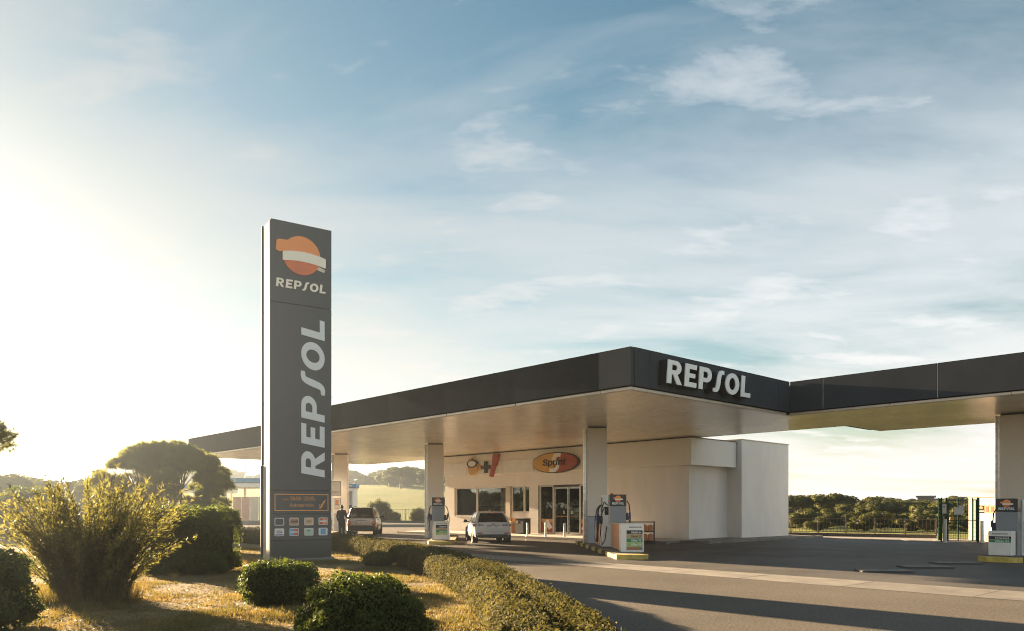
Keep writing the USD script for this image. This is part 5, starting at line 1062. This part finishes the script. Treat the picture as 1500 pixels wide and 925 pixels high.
def shrub(name, label, loc, rx, ry, h, leaf, dens, seed, mt="shrub_leaf", box_=0.0, lumps=.28):
    """clipped shrub: dome (box_ = 0) to squared block (box_ = 1), uneven outline"""
    rng = np.random.default_rng(seed); t = thing(name, label, "shrub", (loc[0], loc[1], loc[2] if len(loc) > 2 else 0.02), 0)
    def surf(az, el, inset):
        e = 1.0 - .72 * box_
        sp = lambda v: np.sign(v) * np.abs(v) ** e
        x, y, z = sp(np.cos(az)) * np.abs(np.cos(el)) ** e, sp(np.sin(az)) * np.abs(np.cos(el)) ** e, sp(np.sin(el))
        q = np.stack([x * 2.1, y * 2.1, z * 2.1], -1); k = 1 + lumps * (meshkit.fbm(q * 1.3, 3, seed) - .5) * 1.5 + .10 * (meshkit.noise(q * 4, seed + 3) - .5)
        k = k - inset / min(rx, ry)
        zz = np.where(z > 0, z * h * .62, z * h * .40)
        return np.stack([x * rx * k, y * ry * k, np.maximum(h * .40 + zz * k, 0.0)], 1), np.stack([x / rx, y / ry, z / (h * .6)], 1)
    A, E = np.meshgrid(np.linspace(0, 2 * PI, 48), np.linspace(-PI / 2, PI / 2, 24), indexing="ij"); P, _ = surf(A.ravel(), E.ravel(), .17 * min(rx, ry)); g = np.arange(P.shape[0]).reshape(A.shape)
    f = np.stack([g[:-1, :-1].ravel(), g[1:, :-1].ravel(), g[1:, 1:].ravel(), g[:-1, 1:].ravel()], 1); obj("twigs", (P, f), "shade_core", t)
    n = int(dens * 4 * PI * ((rx * ry) ** 1.6 / 3 + 2 * (rx * h / 2) ** 1.6 / 3) ** (1 / 1.6)); az = rng.uniform(0, 2 * PI, n); el = np.arcsin(rng.uniform(-.95, 1, n))
    C, N = surf(az, el, rng.triangular(-.05, .0, .15, n) * min(1, rx)); N /= np.linalg.norm(N, axis=1, keepdims=True)
    # sprays: short shoots that stand out of the clipped surface
    obj("leaves", quads(C, N, leaf, leaf * .5, rng, .7), mt, t); return t
shrub("round_shrub", "largest round dark green shrub at the bottom edge, in front of the sign", (-1.60, 8.15), .68, .62, .84, .046, 4200, 41, lumps=.45)
shrub("round_shrub", "squarish green shrub at the foot of the roadside sign, sunlit along its top", (-3.80, 12.6), .61, .55, .70, .048, 3200, 42, box_=.45, lumps=.4)
shrub("round_shrub", "clipped shrub cut off by the left edge of the picture at the bottom", (-7.1, 9.75), .86, .8, 1.04, .058, 2400, 43, box_=.35, lumps=.4)
shrub("block_shrub", "tall squared bush behind the willowy bush, left of the roadside sign", (-7.75, 18.6), .98, .85, 1.58, .060, 2400, 44, box_=.8, lumps=.2)
shrub("low_shrub", "small low shrub leaning out of the clipped hedge on its lawn side", (-3.6, 20.6), .45, .40, .42, .045, 1500, 45)
shrub("far_hedge_block", "flat topped far hedge block under the glare at the left edge", (-34.5, 51), 3.6, 2.0, 2.0, .16, 150, 46, box_=.7)
shrub("far_hedge_block", "second flat topped hedge block further back at the left edge", (-38.5, 62), 5.5, 2.0, 2.6, .2, 100, 47, box_=.7)
shrub("far_bush", "hazy rounded bush behind the willowy bush at the left edge", (-24.5, 38.5), 2.3, 1.8, 2.5, .14, 260, 48, lumps=.5)
shrub("far_bush", "tan bush between the squared bush and the umbrella pine trunk", (-11.8, 27.5), 1.4, .8, 1.5, .09, 420, 49, "hedge_leaf", lumps=.4)

def willow_bush():
    rng = np.random.default_rng(51); t = thing("willowy_bush", "large loose bush of slender upright stems and narrow leaves, backlit on the lawn", "bush", (-7.1, 12.9, .02), 0)
    stems, LC, LN, LT = MB(), [], [], []
    for k in range(360):
        a = rng.uniform(0, 2 * PI); rb = .42 * math.sqrt(rng.random()); base = np.array([rb * math.cos(a) * 1.35, rb * math.sin(a), 0]); lean = rng.uniform(.05, 1.0) ** 0.9; H = rng.uniform(1.2, 2.4) * (1 - .22 * lean ** 2) * (1.0 if k % 5 else .8)
        dirn = np.array([math.cos(a + rng.normal(0, .5)), math.sin(a + rng.normal(0, .5))]); tt = np.linspace(0, 1, 8)[:, None]
        path = base + np.c_[dirn[0] * lean * (.35 * tt + .75 * tt ** 2), dirn[1] * lean * (.35 * tt + .75 * tt ** 2), H * (tt - .10 * lean * tt ** 2)] + rng.normal(0, .018, (8, 3)) * tt
        stems.tube(path, np.linspace(.011, .003, 8), 4, False)
        m = rng.integers(74, 104); f = rng.uniform(.10, 1.02, m); f = np.minimum(f, 1); idx = f * 7; i = np.clip(idx.astype(int), 0, 6); p = path[i] + (path[i + 1] - path[i]) * (idx - i)[:, None]; ax = (path[i + 1] - path[i]); ax /= np.linalg.norm(ax, axis=1, keepdims=True)
        o = rng.normal(0, 1, (m, 3)); o -= ax * (o * ax).sum(1, keepdims=True); o /= np.linalg.norm(o, axis=1, keepdims=True); dr = ax * .75 + o * .75 + [0, 0, -.1]; dr /= np.linalg.norm(dr, axis=1, keepdims=True)
        LC.append(p + dr * .055); LT.append(dr); LN.append(np.cross(dr, np.cross(ax, dr)) + rng.normal(0, .2, (m, 3)))
        # side shoots
    C, N, T = np.vstack(LC), np.vstack(LN), np.vstack(LT)
    obj("stems", stems, "twig", t); obj("leaves", quads(C, N, .105, .021, rng, .2, T), "oleander_leaf", t)
    # dry stalks round the foot
    n = 900; a = rng.uniform(0, 2 * PI, n); r = .62 * np.sqrt(rng.random(n)); C = np.stack([r * np.cos(a) * 1.3, r * np.sin(a), 0 * r], 1); D = np.stack([np.cos(a) * .5, np.sin(a) * .5, 1.4 + 0 * a], 1)
    obj("dry_stalks", tufts(C, D, .38, .009, 2, rng, .22), "grass_blade", t)
willow_bush()

def limb(m, p0, p1, r0, r1, rng, bow=.12, n=7):
    t = np.linspace(0, 1, n)[:, None]; L = np.linalg.norm(np.array(p1) - p0); off = rng.normal(0, bow * L, 3) * [1, 1, .4]
    P = np.array(p0) * (1 - t) + np.array(p1) * t + off * (t * (1 - t)) * 1.5 + rng.normal(0, .012 * L, (n, 3)) * (t * (1 - t)) * 4; m.tube(P, np.linspace(r0, r1, n), 7, False); return P
def umbrella_pine(label, loc, rx, ry, zt, zb, seed, n_lobes=46, tuft=5200, L=.17, W=.012):
    rng = np.random.default_rng(seed); t = thing("umbrella_pine", label, "pine tree", loc, 0); tr = MB(); br = MB()
    fork = np.array([.1, 0, zb * .30]); limb(tr, (0, 0, -.1), fork, .24, .19, rng, .03); obj("trunk", tr, "bark", t, smooth=True)
    lob = []
    while len(lob) < n_lobes:
        a, r = rng.uniform(0, 2 * PI), math.sqrt(rng.random()); x, y = r * math.cos(a) * rx * .88, r * math.sin(a) * ry * .88
        z = zb + (zt - zb) * (.30 + .58 * math.sqrt(max(0, 1 - r ** 2)) * rng.uniform(.7, 1.05)) + rng.normal(0, .06)
        if r > .62: z -= rng.uniform(0, .5) * (zt - zb)
        lob.append((x, y, z, rng.uniform(.32, .62) * min(1, rx / 2.4)))
    prim = []
    for k in range(9):
        a = 2 * PI * k / 9 + rng.normal(0, .15); rr_ = rng.uniform(.35, .6); e = np.array([math.cos(a) * rx * rr_, math.sin(a) * ry * rr_, zb + (zt - zb) * rng.uniform(.10, .3)]); P = limb(br, fork + [0, 0, rng.uniform(-.12, .06)], e, .10, .05, rng, .1); prim.append(P)
    ends = np.vstack([p[3:] for p in prim])
    for x, y, z, r in lob:
        q = ends[np.argmin(np.linalg.norm(ends - [x, y, z], axis=1))]; limb(br, q, (x, y, z - r * .3), .035, .010, rng, .12, 5)
    obj("limbs", br, "bark", t, smooth=True)
    C, D = [], []
    for x, y, z, r in lob:
        m = int(tuft / n_lobes * (r / .47) ** 2); d = rng.normal(0, 1, (m, 3)); d[:, 2] = np.abs(d[:, 2]) * 1.1 - .45; d /= np.linalg.norm(d, axis=1, keepdims=True); C.append(np.array([x, y, z]) + d * np.array([r, r, r * .72]) * rng.uniform(.55, 1.05, (m, 1))); D.append(d + [0, 0, .35])
    C, D = np.vstack(C), np.vstack(D); obj("crown", tufts(C, D, L, W, 12, rng, .75), "pine_needle", t); return t
umbrella_pine("spreading umbrella pine in front of the left end of the canopy", (-20.1, 44.0, .0), 4.15, 3.4, 5.5, 1.8, 61, 130, 21000, .27, .024)
umbrella_pine("pine whose crown just enters the picture at the left edge", (-11.0, 14.0, .0), 1.75, 1.6, 4.55, 2.5, 62, 44, 9000, .15, .009)

# trees of the wood: a few crowns, many individuals
def wood_tree(name, label, cat, group, seed, kind, loc, rot, sc):
    rng = np.random.default_rng(seed); t = thing(name, label, cat, (0, 0, 0), 0, group); m = MB(); C, N = [], []
    if kind == "umbrella": lobes = [(rng.normal(0, .85), rng.normal(0, .85), 2.9 + rng.normal(0, .28), rng.uniform(.7, 1.05)) for _ in range(11)]; fl = .62
    elif kind == "bushy": lobes = [(rng.normal(0, .75), rng.normal(0, .75), 1.9 + rng.normal(0, .75), rng.uniform(.7, 1.05)) for _ in range(13)]; fl = .85
    else: lobes = [(rng.normal(0, .12), rng.normal(0, .12), .9 + k * .42, max(.16, 1.15 - k * .105)) for k in range(10)]; fl = .55
    for x, y, z, r in lobes:
        q = int(170 * r * r) + 30; d = rng.normal(0, 1, (q, 3)); d[:, 2] += .25; d /= np.linalg.norm(d, axis=1, keepdims=True); C.append(np.array([x, y, z]) + d * [r, r, r * fl] * rng.uniform(.86, 1.06, (q, 1))); N.append(d)
        if kind != "spire": limb(m, (0, 0, .9), (x, y, z - r * .2), .06, .03, rng, .06, 4)
    C, N = np.vstack(C), np.vstack(N); m2 = MB(); limb(m2, (0, 0, -.5), (0, 0, 2.4 if kind != "spire" else 4.4), .13, .06, rng, .03, 5)
    for p in m.p: m2.add(p)
    obj("trunk", m2, "bark", t); obj("crown", quads(C, N, .30, .22, rng, .45), "wood_leaf", t)
    # dark inner mass so that the crown is not see-through
    inner = [];
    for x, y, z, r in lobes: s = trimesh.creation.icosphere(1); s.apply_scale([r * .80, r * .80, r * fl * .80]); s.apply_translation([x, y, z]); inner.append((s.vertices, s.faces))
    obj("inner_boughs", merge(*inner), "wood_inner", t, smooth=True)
    ops = UsdGeom.Xformable(t).GetOrderedXformOps(); ops[0].Set(Gf.Vec3d(*map(float, loc))); ops[1].Set(float(rot)); UsdGeom.Xformable(t).AddScaleOp().Set(Gf.Vec3f(*map(float, sc)))
    return t
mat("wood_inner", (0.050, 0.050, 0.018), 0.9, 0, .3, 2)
G1 = "pines and shrubs of the wood beyond the brown railing"; G3 = "trees behind the hedges at the left edge"; G2 = "trees on the crest above the green field"
LB = {("W", "bushy"): "hazy bushy tree behind the flat hedges at the left edge", ("W", "umbrella"): "hazy rounded pine behind the flat hedges at the left edge", ("R", "umbrella"): "rounded umbrella pine in the sunlit wood beyond the brown railing", ("R", "bushy"): "bushy low tree in the sunlit wood beyond the brown railing", ("L", "umbrella"): "umbrella pine on the crest above the green field", ("L", "bushy"): "dark bushy tree on the crest above the green field", ("L", "spire"): "pointed conifer rising from the trees above the green field", ("R", "spire"): "pointed conifer in the sunlit wood beyond the brown railing"}
def wood():
    rng = np.random.default_rng(71); protos = {}
    def put(side, kind, x, y, sc, var, dz=0):
        key = (kind, var); z = float(terrain(x, y)) - .1 + dz; sc = (sc * 1.25, sc * 1.25, sc * .92) if kind != "spire" else (sc,) * 3; lab = LB[side, kind]; g = {"R": G1, "L": G2, "W": G3}[side]; rot = rng.uniform(0, 360); nm = {"umbrella": "wood_pine", "bushy": "wood_tree", "spire": "wood_conifer"}[kind]
        if key not in protos: protos[key] = wood_tree(nm, lab, "tree", g, 100 + 7 * len(protos), kind, (x, y, z), rot, sc)
        else: dup(protos[key], (x, y, z), rot, lab, nm, sc, g)
    P = []
    def place(side, n, a0, a1, r0, r1, sc0, sc1, mind, kinds, pw=1.0, dz=0.0):
        k = 0; tries = 0
        while k < n and tries < 20000:
            tries += 1; a = rng.uniform(a0, a1); r = r0 + (r1 - r0) * rng.random() ** pw; x, y = r * math.sin(a), r * math.cos(a)
            if any((x - p[0]) ** 2 + (y - p[1]) ** 2 < (mind * (1 + r / 250)) ** 2 for p in P): continue
            P.append((x, y)); kd = kinds[rng.integers(len(kinds))]; put(side, kd, x, y, rng.uniform(sc0, sc1), int(rng.integers(4)), dz); k += 1
    place("R", 215, .32, .655, 80, 205, .55, .88, 2.4, ["umbrella", "umbrella", "umbrella", "bushy", "bushy"], .9)
    place("R", 30, .30, .66, 74, 84, .40, .6, 2.4, ["bushy"])
    place("R", 34, .34, .60, 60, 74, .30, .46, 2.2, ["bushy"])
    place("W", 22, -.80, -.46, 66, 88, .95, 1.25, 4.0, ["bushy", "umbrella"])
    place("L", 46, -.34, -.05, 246, 266, .9, 1.25, 3.0, ["bushy"], dz=-1.0)
    place("L", 72, -.40, -.02, 262, 320, 1.0, 1.55, 4.0, ["umbrella", "bushy", "bushy", "umbrella"])
    place("L", 9, -.30, -.08, 275, 310, 1.5, 2.1, 4.0, ["spire"])
    place("L", 14, -.16, -.10, 205, 262, 1.0, 1.7, 4.0, ["bushy", "umbrella"])
wood()
for k, (px, d, w, h, l) in enumerate(((.541, 205, 3.4, 3.2, "low flat roofed building showing over the treetops left of the cage"), (.571, 210, 7, 2.6, "long low building showing over the treetops above the green cage"))):
    x, y = d * math.sin(math.atan(px)), d * math.cos(math.atan(px)); z = .9
    t = thing("hill_building", l, "building", (x, y, z), -30); obj("wall", MB().box(-w / 2, w / 2, -3, 3, 0, h), "bark", t); obj("roof", MB().box(-w / 2 - .3, w / 2 + .3, -3.3, 3.3, h, h + .4), "dark_metal", t)
    for j in range(4): obj("window", MB().box(-w / 2 + (j + .5) * w / 4 - .5, -w / 2 + (j + .5) * w / 4 + .5, -3.03, -2.99, 1.0, 2.2), "black_plastic", t)
def field_bushes():
    rng = np.random.default_rng(81)
    for k, (x, y, s) in enumerate(((-15.2, 87.5, 1.6), (-10.6, 86.8, 1.1), (-13.4, 87.4, .8))):
        shrub("field_bush", ("wide dark bush just behind the field railing", "narrow dark bush behind the field railing, nearer the column", "small bush between the two larger ones behind the field railing")[k], (x, y, -.05), .9 * s, .8 * s, 1.5 * s, .16, 160, 90 + k, "wood_leaf", lumps=.5)
field_bushes()

# ------------------------------------------------------------------ air
def haze():
    M["haze_air"] = usdkit.material(stage, "/World/Looks/haze_air", {"v": ("principled_volume", {"color": (0.74, 0.87, 1.0), "density": 0.00028, "anisotropy": 0.68})}, [], volume="v.volume")
    m = MB().box(-3600, 3600, -3600, 3600, -4.5, 34); obj("haze", m, "haze_air", None, kind="stuff")
haze()
